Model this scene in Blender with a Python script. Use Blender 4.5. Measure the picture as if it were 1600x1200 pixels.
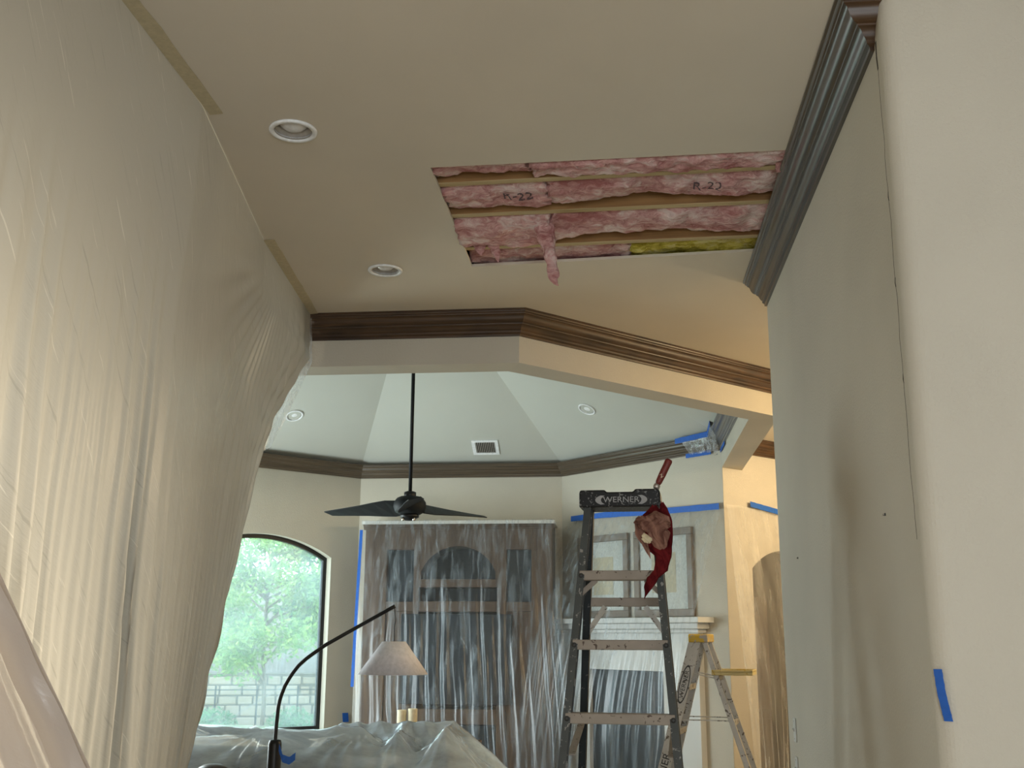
import bpy, bmesh, math, random
from mathutils import Vector, Matrix, noise
for o in list(bpy.data.objects): bpy.data.objects.remove(o, do_unlink=True)
scene = bpy.context.scene
COL = scene.collection
R = math.radians
EYE = 1.65
# ------------------------------------------------------------------ camera
cam_d = bpy.data.cameras.new('camera'); cam = bpy.data.objects.new('camera', cam_d); COL.objects.link(cam)
cam_d.sensor_width = 36.0; cam_d.lens = 1669.6 * 36 / 1600; cam_d.clip_start = 0.05; cam_d.clip_end = 200
def cam_matrix(pitch, roll, yaw):
    fwd = Vector((-math.sin(yaw)*math.cos(pitch), math.cos(yaw)*math.cos(pitch), math.sin(pitch)))
    rt = Vector((math.cos(yaw), math.sin(yaw), 0)); up = rt.cross(fwd)
    X = math.cos(roll)*rt + math.sin(roll)*up; Y = -math.sin(roll)*rt + math.cos(roll)*up; Z = -fwd
    m = Matrix((X, Y, Z)).transposed().to_4x4(); m.translation = (0, 0, EYE)
    return m
cam.matrix_world = cam_matrix(R(13.3365), R(0.3145), R(6.0809))
scene.camera = cam
# ------------------------------------------------------------------ world, lights, exposure
scene.view_settings.view_transform = 'Standard'; scene.view_settings.look = 'None'
scene.view_settings.gamma = 1.0; scene.view_settings.use_curve_mapping = False
scene.view_settings.exposure = 0.0
scene.cycles.max_bounces = 6; scene.cycles.diffuse_bounces = 3; scene.cycles.adaptive_threshold = 0.05; scene.cycles.glossy_bounces = 3; scene.cycles.transmission_bounces = 4; scene.cycles.transparent_max_bounces = 8
scene.cycles.caustics_reflective = False; scene.cycles.caustics_refractive = False
w = bpy.data.worlds.new('overcast_sky'); scene.world = w; w.use_nodes = True
bg = w.node_tree.nodes['Background']; bg.inputs[0].default_value = (0.84, 0.95, 1.0, 1); bg.inputs[1].default_value = 4.4
def area(name, loc, aim, sx, sy, power, col, spread=180):
    l = bpy.data.lights.new(name, 'AREA'); l.shape = 'RECTANGLE'; l.size = sx; l.size_y = sy; l.energy = power; l.color = col
    l.spread = R(spread)
    o = bpy.data.objects.new(name, l); COL.objects.link(o); o.location = loc
    o.rotation_euler = (Vector(aim) - Vector(loc)).to_track_quat('-Z', 'Y').to_euler(); return o
def point(name, loc, power, col, r=0.1):
    l = bpy.data.lights.new(name, 'POINT'); l.energy = power; l.color = col; l.shadow_soft_size = r
    o = bpy.data.objects.new(name, l); COL.objects.link(o); o.location = loc; return o
area('side_fill_light', (-5.05, 9.6, 1.75), (0, 9.8, 2.3), 1.9, 2.3, 130, (0.84, 0.98, 0.98))  # unseen fill light, added to brighten the great room
area('rear_fill_light', (0.9, -3.15, 1.7), (0.6, 4, 2.0), 2.7, 1.95, 112, (0.97, 0.97, 0.98))  # fill light added behind the camera, at an unseen opening
area('kitchen_window', (-3.1, 1.75, 1.35), (-1.6, 2.55, 1.40), 0.8, 1.1, 58, (1.0, 0.87, 0.66), 120)
point('hall_can_lamp', (2.5, 7.3, 3.35), 100, (1.0, 0.74, 0.42), 0.09)
point('hall_can_lamp', (2.7, 10.1, 3.35), 105, (1.0, 0.76, 0.46), 0.09)  # second unseen lamp, added to brighten the hall wall

# ------------------------------------------------------------------ materials
def srgb(h):
    h = h.lstrip('#'); c = [int(h[i:i+2], 16)/255 for i in (0, 2, 4)]
    return tuple((x/12.92 if x <= 0.04045 else ((x+0.055)/1.055)**2.4) for x in c) + (1,)
class NT:
    def __init__(s, name):
        s.m = bpy.data.materials.new(name); s.m.use_nodes = True; s.t = s.m.node_tree; s.t.nodes.clear()
        s.out = s.n('ShaderNodeOutputMaterial')
    def n(s, typ, **kw):
        nd = s.t.nodes.new(typ)
        for k, v in kw.items():
            if k.startswith('i_'):
                key = k[2:]; key = int(key) if key.isdigit() else key.replace('_', ' ')
                nd.inputs[key].default_value = v
            else: setattr(nd, k, v)
        return nd
    def l(s, a, b): s.t.links.new(a, b)
    def coords(s, scale=(1, 1, 1), rot=(0, 0, 0)):
        tc = s.n('ShaderNodeTexCoord'); mp = s.n('ShaderNodeMapping'); 
        if any(rot): mp.vector_type = 'TEXTURE'; mp.inputs['Scale'].default_value = tuple(1/x for x in scale); mp.inputs['Rotation'].default_value = tuple(-x for x in rot)   # rotate first, then stretch
        else: mp.inputs['Scale'].default_value = scale
        s.l(tc.outputs['Object'], mp.inputs['Vector']); return mp.outputs[0]
    def noise(s, vec, scale, detail=4, rough=0.55, dist=0.0):
        nd = s.n('ShaderNodeTexNoise'); nd.inputs['Scale'].default_value = scale; nd.inputs['Detail'].default_value = detail
        nd.inputs['Roughness'].default_value = rough; nd.inputs['Distortion'].default_value = dist
        s.l(vec, nd.inputs['Vector']); return nd.outputs['Fac']
    def ramp(s, fac, stops):
        r = s.n('ShaderNodeValToRGB'); e = r.color_ramp.elements
        e[0].position, e[0].color = stops[0]; e[1].position, e[1].color = stops[-1]
        for p, c in stops[1:-1]:
            x = e.new(p); x.color = c
        s.l(fac, r.inputs[0]); return r.outputs[0]
    def bump(s, h, strength, dist=0.01, prev=None):
        b = s.n('ShaderNodeBump'); b.inputs['Strength'].default_value = strength; b.inputs['Distance'].default_value = dist
        s.l(h, b.inputs['Height'])
        if prev is not None: s.l(prev, b.inputs['Normal'])
        return b.outputs[0]
    def principled(s, col=None, rough=0.6, metal=0.0, normal=None, spec=0.5, **kw):
        p = s.n('ShaderNodeBsdfPrincipled'); p.inputs['Roughness'].default_value = rough; p.inputs['Metallic'].default_value = metal
        p.inputs['Specular IOR Level'].default_value = spec
        if isinstance(col, tuple): p.inputs['Base Color'].default_value = col
        elif col is not None: s.l(col, p.inputs['Base Color'])
        if normal is not None: s.l(normal, p.inputs['Normal'])
        for k, v in kw.items(): p.inputs[k.replace('_', ' ')].default_value = v
        s.l(p.outputs[0], s.out.inputs[0]); return p
def c4(r, g, b): return (r, g, b, 1)
M = {}
def paint(name, col, amt=0.06, bump=0.25, rough=0.7, scale=160):
    t = NT(name); v = t.coords()
    lo = tuple(x*(1-amt) for x in col[:3]) + (1,); hi = tuple(min(1, x*(1+amt)) for x in col[:3]) + (1,)
    c = t.ramp(t.noise(v, 1.1, 3), [(0.3, lo), (0.7, hi)])
    h = t.noise(v, scale, 3, 0.6)
    t.principled(c, rough, normal=t.bump(h, bump, 0.004), spec=0.3); M[name] = t.m
paint('wall_paint', c4(0.57, 0.53, 0.445), bump=0.55, scale=95)
paint('ceiling_paint', c4(0.67, 0.61, 0.51), 0.035, 0.2)
paint('vault_paint', c4(0.55, 0.56, 0.51), 0.03, 0.15)
paint('white_paint', c4(0.72, 0.72, 0.69), 0.03, 0.05, 0.45)
paint('floor_cover', c4(0.42, 0.33, 0.22), 0.1, 0.2)
paint('carpet', c4(0.45, 0.40, 0.32), 0.1, 0.6, 0.95)
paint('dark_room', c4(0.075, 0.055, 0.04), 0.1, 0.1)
def wood(name, a, b, grain=(1.5, 30, 30), rough=0.4, scale=2.0, rot=(0, 0, 0), knots=False, coat=0.0, bump=0.15):
    t = NT(name); v = t.coords(grain, rot)
    f = t.noise(v, scale, 6, 0.6, 0.6)
    c = t.ramp(f, [(0.28, a), (0.72, b)])
    if knots:
        k = t.noise(t.coords((1, 1, 2)), 2.3, 2, 0.5)
        mx = t.n('ShaderNodeMixRGB', blend_type='MULTIPLY'); mx.inputs[0].default_value = 0.75
        t.l(c, mx.inputs[1]); t.l(t.ramp(k, [(0.36, c4(.28, .22, .2)), (0.5, c4(1, 1, 1))]), mx.inputs[2]); c = mx.outputs[0]
    p = t.principled(c, rough, normal=t.bump(f, bump, 0.002)); p.inputs['Coat Weight'].default_value = coat; p.inputs['Coat Roughness'].default_value = 0.25
    M[name] = t.m
wood('stained_wood_y', c4(.016, .012, .009), c4(.052, .038, .026), (30, 1.2, 30), 0.28, coat=0.6)
wood('stained_wood_x', c4(.026, .013, .006), c4(.10, .050, .020), (1.2, 30, 30), 0.42, coat=0.1, knots=True)
wood('stained_wood_c', c4(.030, .015, .007), c4(.115, .058, .023), (1.2, 30, 30), 0.42, rot=(0, 0, R(-45)), coat=0.1, knots=True)
wood('stained_grey_x', c4(.036, .025, .015), c4(.125, .088, .055), (1.2, 30, 60), 0.33, coat=0.4)
wood('stained_grey_c', c4(.036, .025, .015), c4(.125, .088, .055), (1.2, 30, 60), 0.33, rot=(0, 0, R(-45)), coat=0.4)
wood('stained_grey_d', c4(.036, .025, .015), c4(.125, .088, .055), (1.2, 30, 60), 0.33, rot=(0, 0, R(45)), coat=0.4)
wood('joist_wood', c4(.20, .105, .035), c4(.36, .20, .075), (1.0, 18, 30), 0.8)
wood('joist_edge', c4(.40, .30, .15), c4(.55, .43, .24), (1.0, 18, 18), 0.8)
wood('cabinet_wood', c4(.062, .036, .022), c4(.125, .078, .048), (20, 20, 1.5), 0.5)
wood('door_wood', c4(.055, .032, .016), c4(.10, .06, .032), (20, 20, 1.5), 0.5)
wood('frame_wood', c4(.16, .12, .085), c4(.26, .20, .145), (10, 10, 10), 0.5)
wood('fence_wood', c4(.24, .22, .22), c4(.42, .39, .38), (14, 14, 1.2), 0.9)
def simple(name, col, rough=0.5, metal=0.0, **kw):
    t = NT(name); v = t.coords(); f = t.noise(v, 40, 3)
    lo = tuple(x*0.9 for x in col[:3]) + (1,); hi = tuple(min(1, x*1.1) for x in col[:3]) + (1,)
    t.principled(t.ramp(f, [(0.3, lo), (0.7, hi)]), rough, metal, **kw); M[name] = t.m
simple('dark_panel', c4(.010, .018, .026), 0.4)
simple('black_metal', c4(.008, .008, .009), 0.38, 0.3)
simple('fan_black', c4(.004, .006, .008), 0.6, spec=.3)
simple('chrome', c4(.6, .57, .52), 0.2, 1.0)
simple('white_metal', c4(.86, .88, .90), 0.3)
simple('reflector', c4(.52, .49, .45), 0.35, 0.2)
simple('bulb_glass', c4(.78, .78, .79), 0.12)
simple('vent_dark', c4(.03, .03, .028), 0.7)
simple('shade_fabric', c4(.72, .70, .74), 0.85)
simple('blue_tape', c4(.012, .115, .50), 0.55)
simple('masking_tape', c4(.50, .43, .28), 0.6)
simple('mortar_dark', c4(.17, .145, .12), 0.9)
simple('picture_mat', c4(.60, .62, .58), 0.7)
simple('picture_art', c4(.55, .50, .36), 0.7)
simple('red_handle', c4(.16, .022, .016), 0.5)
simple('ferrule', c4(.45, .40, .36), 0.35, 0.7)
simple('yellow_plastic', c4(.62, .44, .07), 0.5)
simple('white_plastic', c4(.62, .62, .58), 0.4)
simple('leather', c4(.045, .030, .022), 0.45)
simple('sofa_cloth', c4(.16, .13, .10), 0.9)
simple('candle_wax', c4(.72, .62, .42), 0.5)
simple('iron', c4(.02, .022, .025), 0.5)
simple('bark', c4(.16, .13, .10), 0.9)
simple('ink', c4(.10, .06, .065), 0.9)
simple('logo_grey', c4(.30, .30, .30), 0.5)
simple('logo_black', c4(.02, .02, .02), 0.5)
simple('crack', c4(.05, .04, .03), 0.9)
def spatter(name, base, spot, thr=0.66, scale=28, rough=0.5, metal=0.0, grain=(1, 1, 1)):
    t = NT(name); v = t.coords(grain)
    f = t.noise(v, scale, 3, 0.6, 0.8); g = t.noise(v, scale*0.25, 2)
    b = t.ramp(g, [(0.3, tuple(x*0.8 for x in base[:3])+(1,)), (0.7, base)])
    mx = t.n('ShaderNodeMixRGB'); t.l(t.ramp(f, [(thr, c4(0, 0, 0)), (thr+.02, c4(1, 1, 1))]), mx.inputs[0]); t.l(b, mx.inputs[1]); mx.inputs[2].default_value = spot
    t.principled(mx.outputs[0], rough, metal, spec=.25); M[name] = t.m
spatter('fiberglass', c4(.075, .082, .080), c4(.30, .29, .27), 0.63, 42)
spatter('fiberglass_dark', c4(.010, .016, .020), c4(.09, .09, .09), 0.66, 40)
spatter('tread_metal', c4(.33, .285, .24), c4(.09, .065, .05), 0.63, 34, 0.55)
spatter('cap_black', c4(.006, .006, .006), c4(.17, .17, .165), 0.60, 70, 0.45)
spatter('aluminium', c4(.50, .49, .46), c4(.14, .12, .10), 0.60, 34, 0.42, 0.35)
spatter('yellow_cap', c4(.66, .46, .07), c4(.42, .40, .36), 0.54, 30)
spatter('yellow_tray', c4(.70, .60, .30), c4(.55, .40, .10), 0.58, 20)
def cloth(name, a, b):
    t = NT(name); v = t.coords((16, 16, 5), (0, R(18), 0)); f = t.noise(v, 2.2, 3, 0.5, 0.6)
    t.principled(t.ramp(f, [(0.35, a), (0.62, b)]), 0.95, normal=t.bump(f, 0.8, 0.02), spec=0.1); M[name] = t.m
cloth('red_cloth', c4(.055, .004, .006), c4(.15, .014, .016))
cloth('pink_cloth', c4(.13, .055, .042), c4(.32, .17, .125))
def insulation(name, a, b, c):
    t = NT(name); v = t.coords((1, 1.6, 1.6))
    f = t.noise(v, 14, 8, 0.68, 1.2); g = t.noise(v, 3.5, 4, 0.6, 0.6)
    mx = t.n('ShaderNodeMath', operation='ADD'); ml = t.n('ShaderNodeMath', operation='MULTIPLY'); ml.inputs[1].default_value = 0.5
    t.l(f, mx.inputs[0]); t.l(g, mx.inputs[1]); t.l(mx.outputs[0], ml.inputs[0])
    col = t.ramp(ml.outputs[0], [(0.40, a), (0.5, b), (0.585, c)])
    n = t.bump(f, 0.9, 0.03); n = t.bump(t.noise(v, 90, 4, 0.7), 0.5, 0.006, n)
    p = t.principled(col, 0.95, normal=n, spec=0.1); M[name] = t.m
insulation('pink_wool', c4(.50, .20, .195), c4(.76, .44, .42), c4(.93, .74, .70))
insulation('yellow_wool', c4(.42, .34, .04), c4(.74, .64, .12), c4(.88, .80, .36))
def film(name, col, lo, hi, streak=(9, 9, 0.7), rot=(0, 0, 0), trans=0.55, gloss=0.05, fres=0.35, grough=0.25, bump=0.2, scale=2.0, crease=0.3, scratch=0.0, srot=(0, 0, 0), sharp=(.34, .68)):
    t = NT(name); v = t.coords(streak, rot)
    f = t.noise(v, scale, 6, 0.62, 0.5)
    op = t.ramp(f, [(sharp[0], c4(lo, lo, lo)), (sharp[1], c4(hi, hi, hi))])
    cr = t.noise(t.coords((3, 3, 30), (R(28), R(-20), 0)), 2.6, 4, 0.7, 0.3)
    nrm = t.bump(f, bump, 0.02); nrm = t.bump(cr, crease*0.4, 0.008, nrm)
    c = None
    if scratch:      # fine stretch marks and creases in the film
        sc_ = t.noise(t.coords((1, 45, 1.6), srot), 1.7, 3, 0.6, 0.25)
        hi_c = tuple(min(1, x*(1+scratch)) for x in col[:3])+(1,); lo_c = tuple(x*(1-scratch*.6) for x in col[:3])+(1,)
        c = t.ramp(sc_, [(0.30, lo_c), (0.36, col), (0.665, col), (0.69, hi_c)])
    d = t.n('ShaderNodeBsdfDiffuse'); d.inputs[0].default_value = col; t.l(nrm, d.inputs['Normal'])
    tr = t.n('ShaderNodeBsdfTranslucent'); tr.inputs[0].default_value = col; t.l(nrm, tr.inputs['Normal'])
    if c is not None: t.l(c, d.inputs[0]); t.l(c, tr.inputs[0])
    m1 = t.n('ShaderNodeMixShader'); m1.inputs[0].default_value = trans; t.l(d.outputs[0], m1.inputs[1]); t.l(tr.outputs[0], m1.inputs[2])
    tp = t.n('ShaderNodeBsdfTransparent'); m2 = t.n('ShaderNodeMixShader'); t.l(op, m2.inputs[0]); t.l(tp.outputs[0], m2.inputs[1]); t.l(m1.outputs[0], m2.inputs[2])
    g = t.n('ShaderNodeBsdfGlossy'); g.inputs['Roughness'].default_value = grough; g.inputs[0].default_value = c4(1, 1, 1); t.l(nrm, g.inputs['Normal'])
    fr = t.n('ShaderNodeFresnel'); fr.inputs[0].default_value = 1.45; t.l(nrm, fr.inputs['Normal'])
    mu = t.n('ShaderNodeMath', operation='MULTIPLY_ADD'); mu.inputs[1].default_value = fres; mu.inputs[2].default_value = gloss; mu.use_clamp = True; t.l(fr.outputs[0], mu.inputs[0])
    m3 = t.n('ShaderNodeMixShader'); t.l(mu.outputs[0], m3.inputs[0]); t.l(m2.outputs[0], m3.inputs[1]); t.l(g.outputs[0], m3.inputs[2])
    t.l(m3.outputs[0], t.out.inputs[0]); M[name] = t.m
film('film_sheet', c4(.49, .48, .445), 1.0, 1.0, (5, 5, 0.8), trans=0.5, gloss=0.0, fres=.38, grough=0.25, bump=0.10, scratch=.25, srot=(R(-38), 0, 0))
film('film_flap', c4(.64, .56, .50), 1.0, 1.0, (5, 5, 1.2), (0, R(30), 0), trans=0.5, gloss=0.02, scratch=.1, srot=(0, R(55), 0))
film('film_drape', c4(.58, .68, .77), 0.045, 0.50, (8, 8, 0.18), trans=0.35, gloss=0.02, fres=.4, grough=0.26, bump=0.06, crease=.1, sharp=(.48, .76))
film('film_hall', c4(.90, .88, .82), 0.14, 0.38, (3, 3, 0.3), trans=0.3, gloss=0.01, fres=.2, bump=0.02, crease=.1)
film('film_cover', c4(.68, .80, .92), 0.34, 0.80, (1.2, 3, 3), trans=0.3, gloss=0.10, fres=1.0, grough=0.13, bump=0.03, scale=1.2, crease=0.1)
film('film_clear', c4(.75, .80, .84), 0.15, 0.55, (14, 14, 4), trans=0.4, gloss=0.02, fres=.12, bump=.05, crease=.05)
def glass(name):
    t = NT(name); v = t.coords((1, 1, 1.2)); f = t.noise(v, 1.6, 3)
    tp = t.n('ShaderNodeBsdfTransparent'); tp.inputs[0].default_value = c4(.92, 1.0, .995)
    tl = t.n('ShaderNodeBsdfTranslucent'); tl.inputs[0].default_value = c4(.75, .9, 1.0)  # bluish haze mixed into the pane, imitating a reflection
    m = t.n('ShaderNodeMixShader'); t.l(t.ramp(f, [(0.3, c4(.06, .06, .06)), (0.7, c4(.17, .17, .17))]), m.inputs[0]); t.l(tp.outputs[0], m.inputs[1]); t.l(tl.outputs[0], m.inputs[2])
    g = t.n('ShaderNodeBsdfGlossy'); g.inputs['Roughness'].default_value = 0.03
    m2 = t.n('ShaderNodeMixShader'); m2.inputs[0].default_value = 0.05; t.l(m.outputs[0], m2.inputs[1]); t.l(g.outputs[0], m2.inputs[2])
    t.l(m2.outputs[0], t.out.inputs[0]); M[name] = t.m
glass('window_glass')
def leafmat(name, a, b):
    t = NT(name); v = t.coords(); f = t.noise(v, 5, 3)
    c = t.ramp(f, [(0.35, a), (0.65, b)])
    d = t.n('ShaderNodeBsdfDiffuse'); t.l(c, d.inputs[0]); tr = t.n('ShaderNodeBsdfTranslucent'); t.l(c, tr.inputs[0])
    m = t.n('ShaderNodeMixShader'); m.inputs[0].default_value = 0.45; t.l(d.outputs[0], m.inputs[1]); t.l(tr.outputs[0], m.inputs[2]); t.l(m.outputs[0], t.out.inputs[0]); M[name] = t.m
leafmat('leaves', c4(.10, .30, .08), c4(.44, .60, .20))
leafmat('shrub_leaves', c4(.10, .26, .14), c4(.22, .42, .22))
paint('stone', c4(.42, .35, .30), 0.22, 0.6, 0.9, 25)
paint('grass', c4(.30, .36, .22), 0.2, 0.4, 0.95, 40)

# ------------------------------------------------------------------ geometry helpers
class G:
    def __init__(s): s.v = []; s.f = []
    def add(s, vs, fs):
        b = len(s.v); s.v += [tuple(p) for p in vs]; s.f += [tuple(i+b for i in f) for f in fs]; return s
    def box(s, x0, x1, y0, y1, z0, z1):
        return s.add([(x0,y0,z0),(x1,y0,z0),(x1,y1,z0),(x0,y1,z0),(x0,y0,z1),(x1,y0,z1),(x1,y1,z1),(x0,y1,z1)],
                     [(0,3,2,1),(4,5,6,7),(0,1,5,4),(1,2,6,5),(2,3,7,6),(3,0,4,7)])
    def hexa(s, a, b):      # two quads, a below b
        return s.add(list(a)+list(b), [(0,3,2,1),(4,5,6,7),(0,1,5,4),(1,2,6,5),(2,3,7,6),(3,0,4,7)])
    def prism(s, poly, z0, z1):
        n = len(poly)
        return s.add([(x,y,z0) for x,y in poly]+[(x,y,z1) for x,y in poly],
                     [tuple(range(n-1,-1,-1)), tuple(range(n,2*n))]+[(i,(i+1)%n,(i+1)%n+n,i+n) for i in range(n)])
    def extr(s, poly, d):   # 3D polygon pushed along d
        n = len(poly); d = Vector(d); q = [Vector(p) for p in poly]
        return s.add(q+[p+d for p in q], [tuple(range(n-1,-1,-1)), tuple(range(n,2*n))]+[(i,(i+1)%n,(i+1)%n+n,i+n) for i in range(n)])
    def bar(s, p, q, w, h, ref=(0,0,1)):
        p = Vector(p); q = Vector(q); t = (q-p).normalized(); a = t.cross(Vector(ref))
        if a.length < 1e-4: a = t.cross(Vector((0,1,0)))
        a.normalize(); b = a.cross(t).normalized(); a *= w/2; b *= h/2
        return s.hexa([p-a-b, p+a-b, p+a+b, p-a+b], [q-a-b, q+a-b, q+a+b, q-a+b])
    def tube(s, pts, r, seg=10, cap=True):
        pts = [Vector(p) for p in pts]; n = len(pts); rs = r if isinstance(r, (list, tuple)) else [r]*n; base = len(s.v)
        ref = None
        for i, p in enumerate(pts):
            t = (pts[min(i+1,n-1)]-pts[max(i-1,0)]).normalized()
            if ref is None:
                ref = t.cross(Vector((0,0,1)))
                if ref.length < 1e-3: ref = t.cross(Vector((0,1,0)))
            ref = (ref - t*ref.dot(t)).normalized(); b = t.cross(ref)
            for k in range(seg):
                a = 2*math.pi*k/seg; s.v.append(tuple(p + ref*(math.cos(a)*rs[i]) + b*(math.sin(a)*rs[i])))
        for i in range(n-1):
            for k in range(seg):
                s.f.append((base+i*seg+k, base+i*seg+(k+1)%seg, base+(i+1)*seg+(k+1)%seg, base+(i+1)*seg+k))
        if cap:
            s.f.append(tuple(base+k for k in range(seg-1,-1,-1))); s.f.append(tuple(base+(n-1)*seg+k for k in range(seg)))
        return s
    def lathe(s, prof, c=(0,0,0), ax=(0,0,1), seg=32, closed=False):
        ax = Vector(ax).normalized(); u = ax.cross(Vector((0,1,0)));
        if u.length < 1e-3: u = ax.cross(Vector((1,0,0)))
        u.normalize(); w_ = ax.cross(u); c = Vector(c); base = len(s.v); n = len(prof)
        for r, h in prof:
            for k in range(seg):
                a = 2*math.pi*k/seg; s.v.append(tuple(c + ax*h + (u*math.cos(a)+w_*math.sin(a))*r))
        for i in range(n if closed else n-1):
            j = (i+1) % n
            for k in range(seg):
                s.f.append((base+i*seg+k, base+i*seg+(k+1)%seg, base+j*seg+(k+1)%seg, base+j*seg+k))
        if not closed:
            s.f.append(tuple(base+k for k in range(seg-1,-1,-1))); s.f.append(tuple(base+(n-1)*seg+k for k in range(seg)))
        return s
    def grid(s, fn, nu, nv):
        base = len(s.v)
        for j in range(nv+1):
            for i in range(nu+1): s.v.append(tuple(fn(i/nu, j/nv)))
        for j in range(nv):
            for i in range(nu):
                a = base+j*(nu+1)+i; s.f.append((a, a+1, a+nu+2, a+nu+1))
        return s
def obj(name, g, mat, parent=None, world=True, smooth=False, bevel=0.0, base=None):
    vs = [Vector(v) for v in g.v]
    if parent is not None: off = parent_origin(parent) if world else Vector((0,0,0)); loc = Vector((0,0,0))
    else:
        if base is None:
            xs = [v.x for v in vs]; ys = [v.y for v in vs]; off = Vector(((min(xs)+max(xs))/2, (min(ys)+max(ys))/2, min(v.z for v in vs)))
        else: off = Vector(base)
        loc = off
    me = bpy.data.meshes.new(name); me.from_pydata([tuple(v-off) for v in vs], [], g.f); me.update()
    bm = bmesh.new(); bm.from_mesh(me); bmesh.ops.recalc_face_normals(bm, faces=bm.faces); bm.to_mesh(me); bm.free()
    me.materials.append(M[mat])
    o = bpy.data.objects.new(name, me); COL.objects.link(o); o.location = loc; o.parent = parent
    if smooth:
        for p in me.polygons: p.use_smooth = True
        if smooth == 'auto': me.set_sharp_from_angle(angle=R(28))
    if bevel:
        b = o.modifiers.new('bevel', 'BEVEL'); b.width = bevel; b.segments = 2; b.limit_method = 'ANGLE'
    return o
def parent_origin(p):
    v = Vector(p.location)
    while p.parent: p = p.parent; v += Vector(p.location)
    return v
def tag(o, label, cat, group=None):
    o['label'] = label; o['category'] = cat
    if group: o['group'] = group
    return o
def thing(name, label, cat, loc, rz=0, group=None):
    o = bpy.data.objects.new(name, None); COL.objects.link(o); o.location = loc; o.rotation_euler = (0,0,rz); o.empty_display_size = 0.1
    return tag(o, label, cat, group)
def struct(name, g, mat, **kw):
    o = obj(name, g, mat, **kw)
    if kw.get('parent') is None: o['kind'] = 'structure'
    return o
def text_geo(txt, size, extr=0.0):
    cu = bpy.data.curves.new('lettering', 'FONT'); cu.body = txt; cu.size = size; cu.align_x = 'CENTER'; cu.align_y = 'CENTER'; cu.extrude = extr; cu.resolution_u = 3
    o = bpy.data.objects.new('lettering', cu); COL.objects.link(o); bpy.context.view_layer.update()
    me = bpy.data.meshes.new_from_object(o.evaluated_get(bpy.context.evaluated_depsgraph_get()))
    g = G(); g.add([v.co[:] for v in me.vertices], [tuple(p.vertices) for p in me.polygons])
    bpy.data.objects.remove(o, do_unlink=True); bpy.data.curves.remove(cu); bpy.data.meshes.remove(me)
    return g
def lerp(a, b, t): return a+(b-a)*t
def polyline(pts, u):
    pts = [Vector(p) for p in pts]; L = [0]
    for a, b in zip(pts, pts[1:]): L.append(L[-1]+(b-a).length)
    d = u*L[-1]
    for i in range(len(pts)-1):
        if d <= L[i+1] or i == len(pts)-2:
            return pts[i].lerp(pts[i+1], (d-L[i])/max(1e-9, L[i+1]-L[i]))
def fbm(x, y, z, oct=4): return noise.fractal(Vector((x, y, z)), 1.0, 2.0, oct)

# ------------------------------------------------------------------ the setting
CZ = 3.65                     # flat ceiling
CX, CY, A = -1.95, 9.62, 2.93 # eight-sided living room: centre, inner apothem
T = 0.22; AO = A+T
TAN = math.tan(R(22.5))
def octc(a, k):               # corner k: 0 = right end of the front side, counter-clockwise
    h = a*TAN
    return [(CX+h, CY-a), (CX+a, CY-h), (CX+a, CY+h), (CX+h, CY+a), (CX-h, CY+a), (CX-a, CY+h), (CX-a, CY-h), (CX-h, CY-a)][k % 8]
# flat ceiling with the cut-out
HQ = [(-.82, 4.274), (.72, 4.243), (.72, 5.46), (-.82, 5.567)]
g = G(); z1 = CZ+0.016
LIGHTS = [(-1.312,3.872), (-1.325,5.575)]; LR = .078
def holed_tile(g, c, hs, r, z0, z1):    # square ceiling tile with a round opening for a lamp can
    n = 40; ring = [(c[0]+r*math.cos(2*math.pi*i/n), c[1]+r*math.sin(2*math.pi*i/n)) for i in range(n)]
    sq = []
    for i in range(n):
        a = 2*math.pi*i/n; m = hs/max(abs(math.cos(a)), abs(math.sin(a))); sq.append((c[0]+m*math.cos(a), c[1]+m*math.sin(a)))
    for i in range(n):
        j = (i+1) % n; g.prism([ring[i], sq[i], sq[j], ring[j]], z0, z1)
xa, xb = -1.462, -1.162
for c in LIGHTS: holed_tile(g, ((xa+xb)/2, c[1]), .15, LR, CZ, z1)
ya, yb, yc, yd = LIGHTS[0][1]-.15, LIGHTS[0][1]+.15, LIGHTS[1][1]-.15, LIGHTS[1][1]+.15
for q in ([(-5.2,-3.1),(xa,-3.1),(xa,CY-AO),(-5.2,CY-AO)], [(xa,-3.1),(xb,-3.1),(xb,ya),(xa,ya)], [(xa,yb),(xb,yb),(xb,yc),(xa,yc)], [(xa,yd),(xb,yd),(xb,CY-AO),(xa,CY-AO)],
          [(xb,HQ[0][1]),HQ[0],HQ[3],(xb,HQ[3][1])],
          [(xb,-3.1),(3.9,-3.1),(3.9,HQ[1][1]),HQ[1],HQ[0],(xb,HQ[0][1])],
          [HQ[1],(3.9,HQ[1][1]),(3.9,HQ[2][1]),HQ[2]],
          [(xb,HQ[3][1]),HQ[3],HQ[2],(3.9,HQ[2][1]),(3.9,CY-AO),(xb,CY-AO)],
          [octc(AO,0),(3.9,CY-AO),octc(AO,1)], [octc(AO,1),(3.9,CY-AO),(3.9,14.2),(CX+AO,14.2)],
          [(-5.2,CY-AO),octc(AO,7),octc(AO,6),(-5.2,CY-AO*TAN)]):
    g.prism(q, CZ, z1)
ceiling = struct('ceiling', g, 'ceiling_paint')
JY = [(4.50, 4.45), (4.875, 4.835), (5.33, 5.285)]
def jy(k, x): a, b = JY[k]; return lerp(a, b, (x+.82)/1.51)
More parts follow.
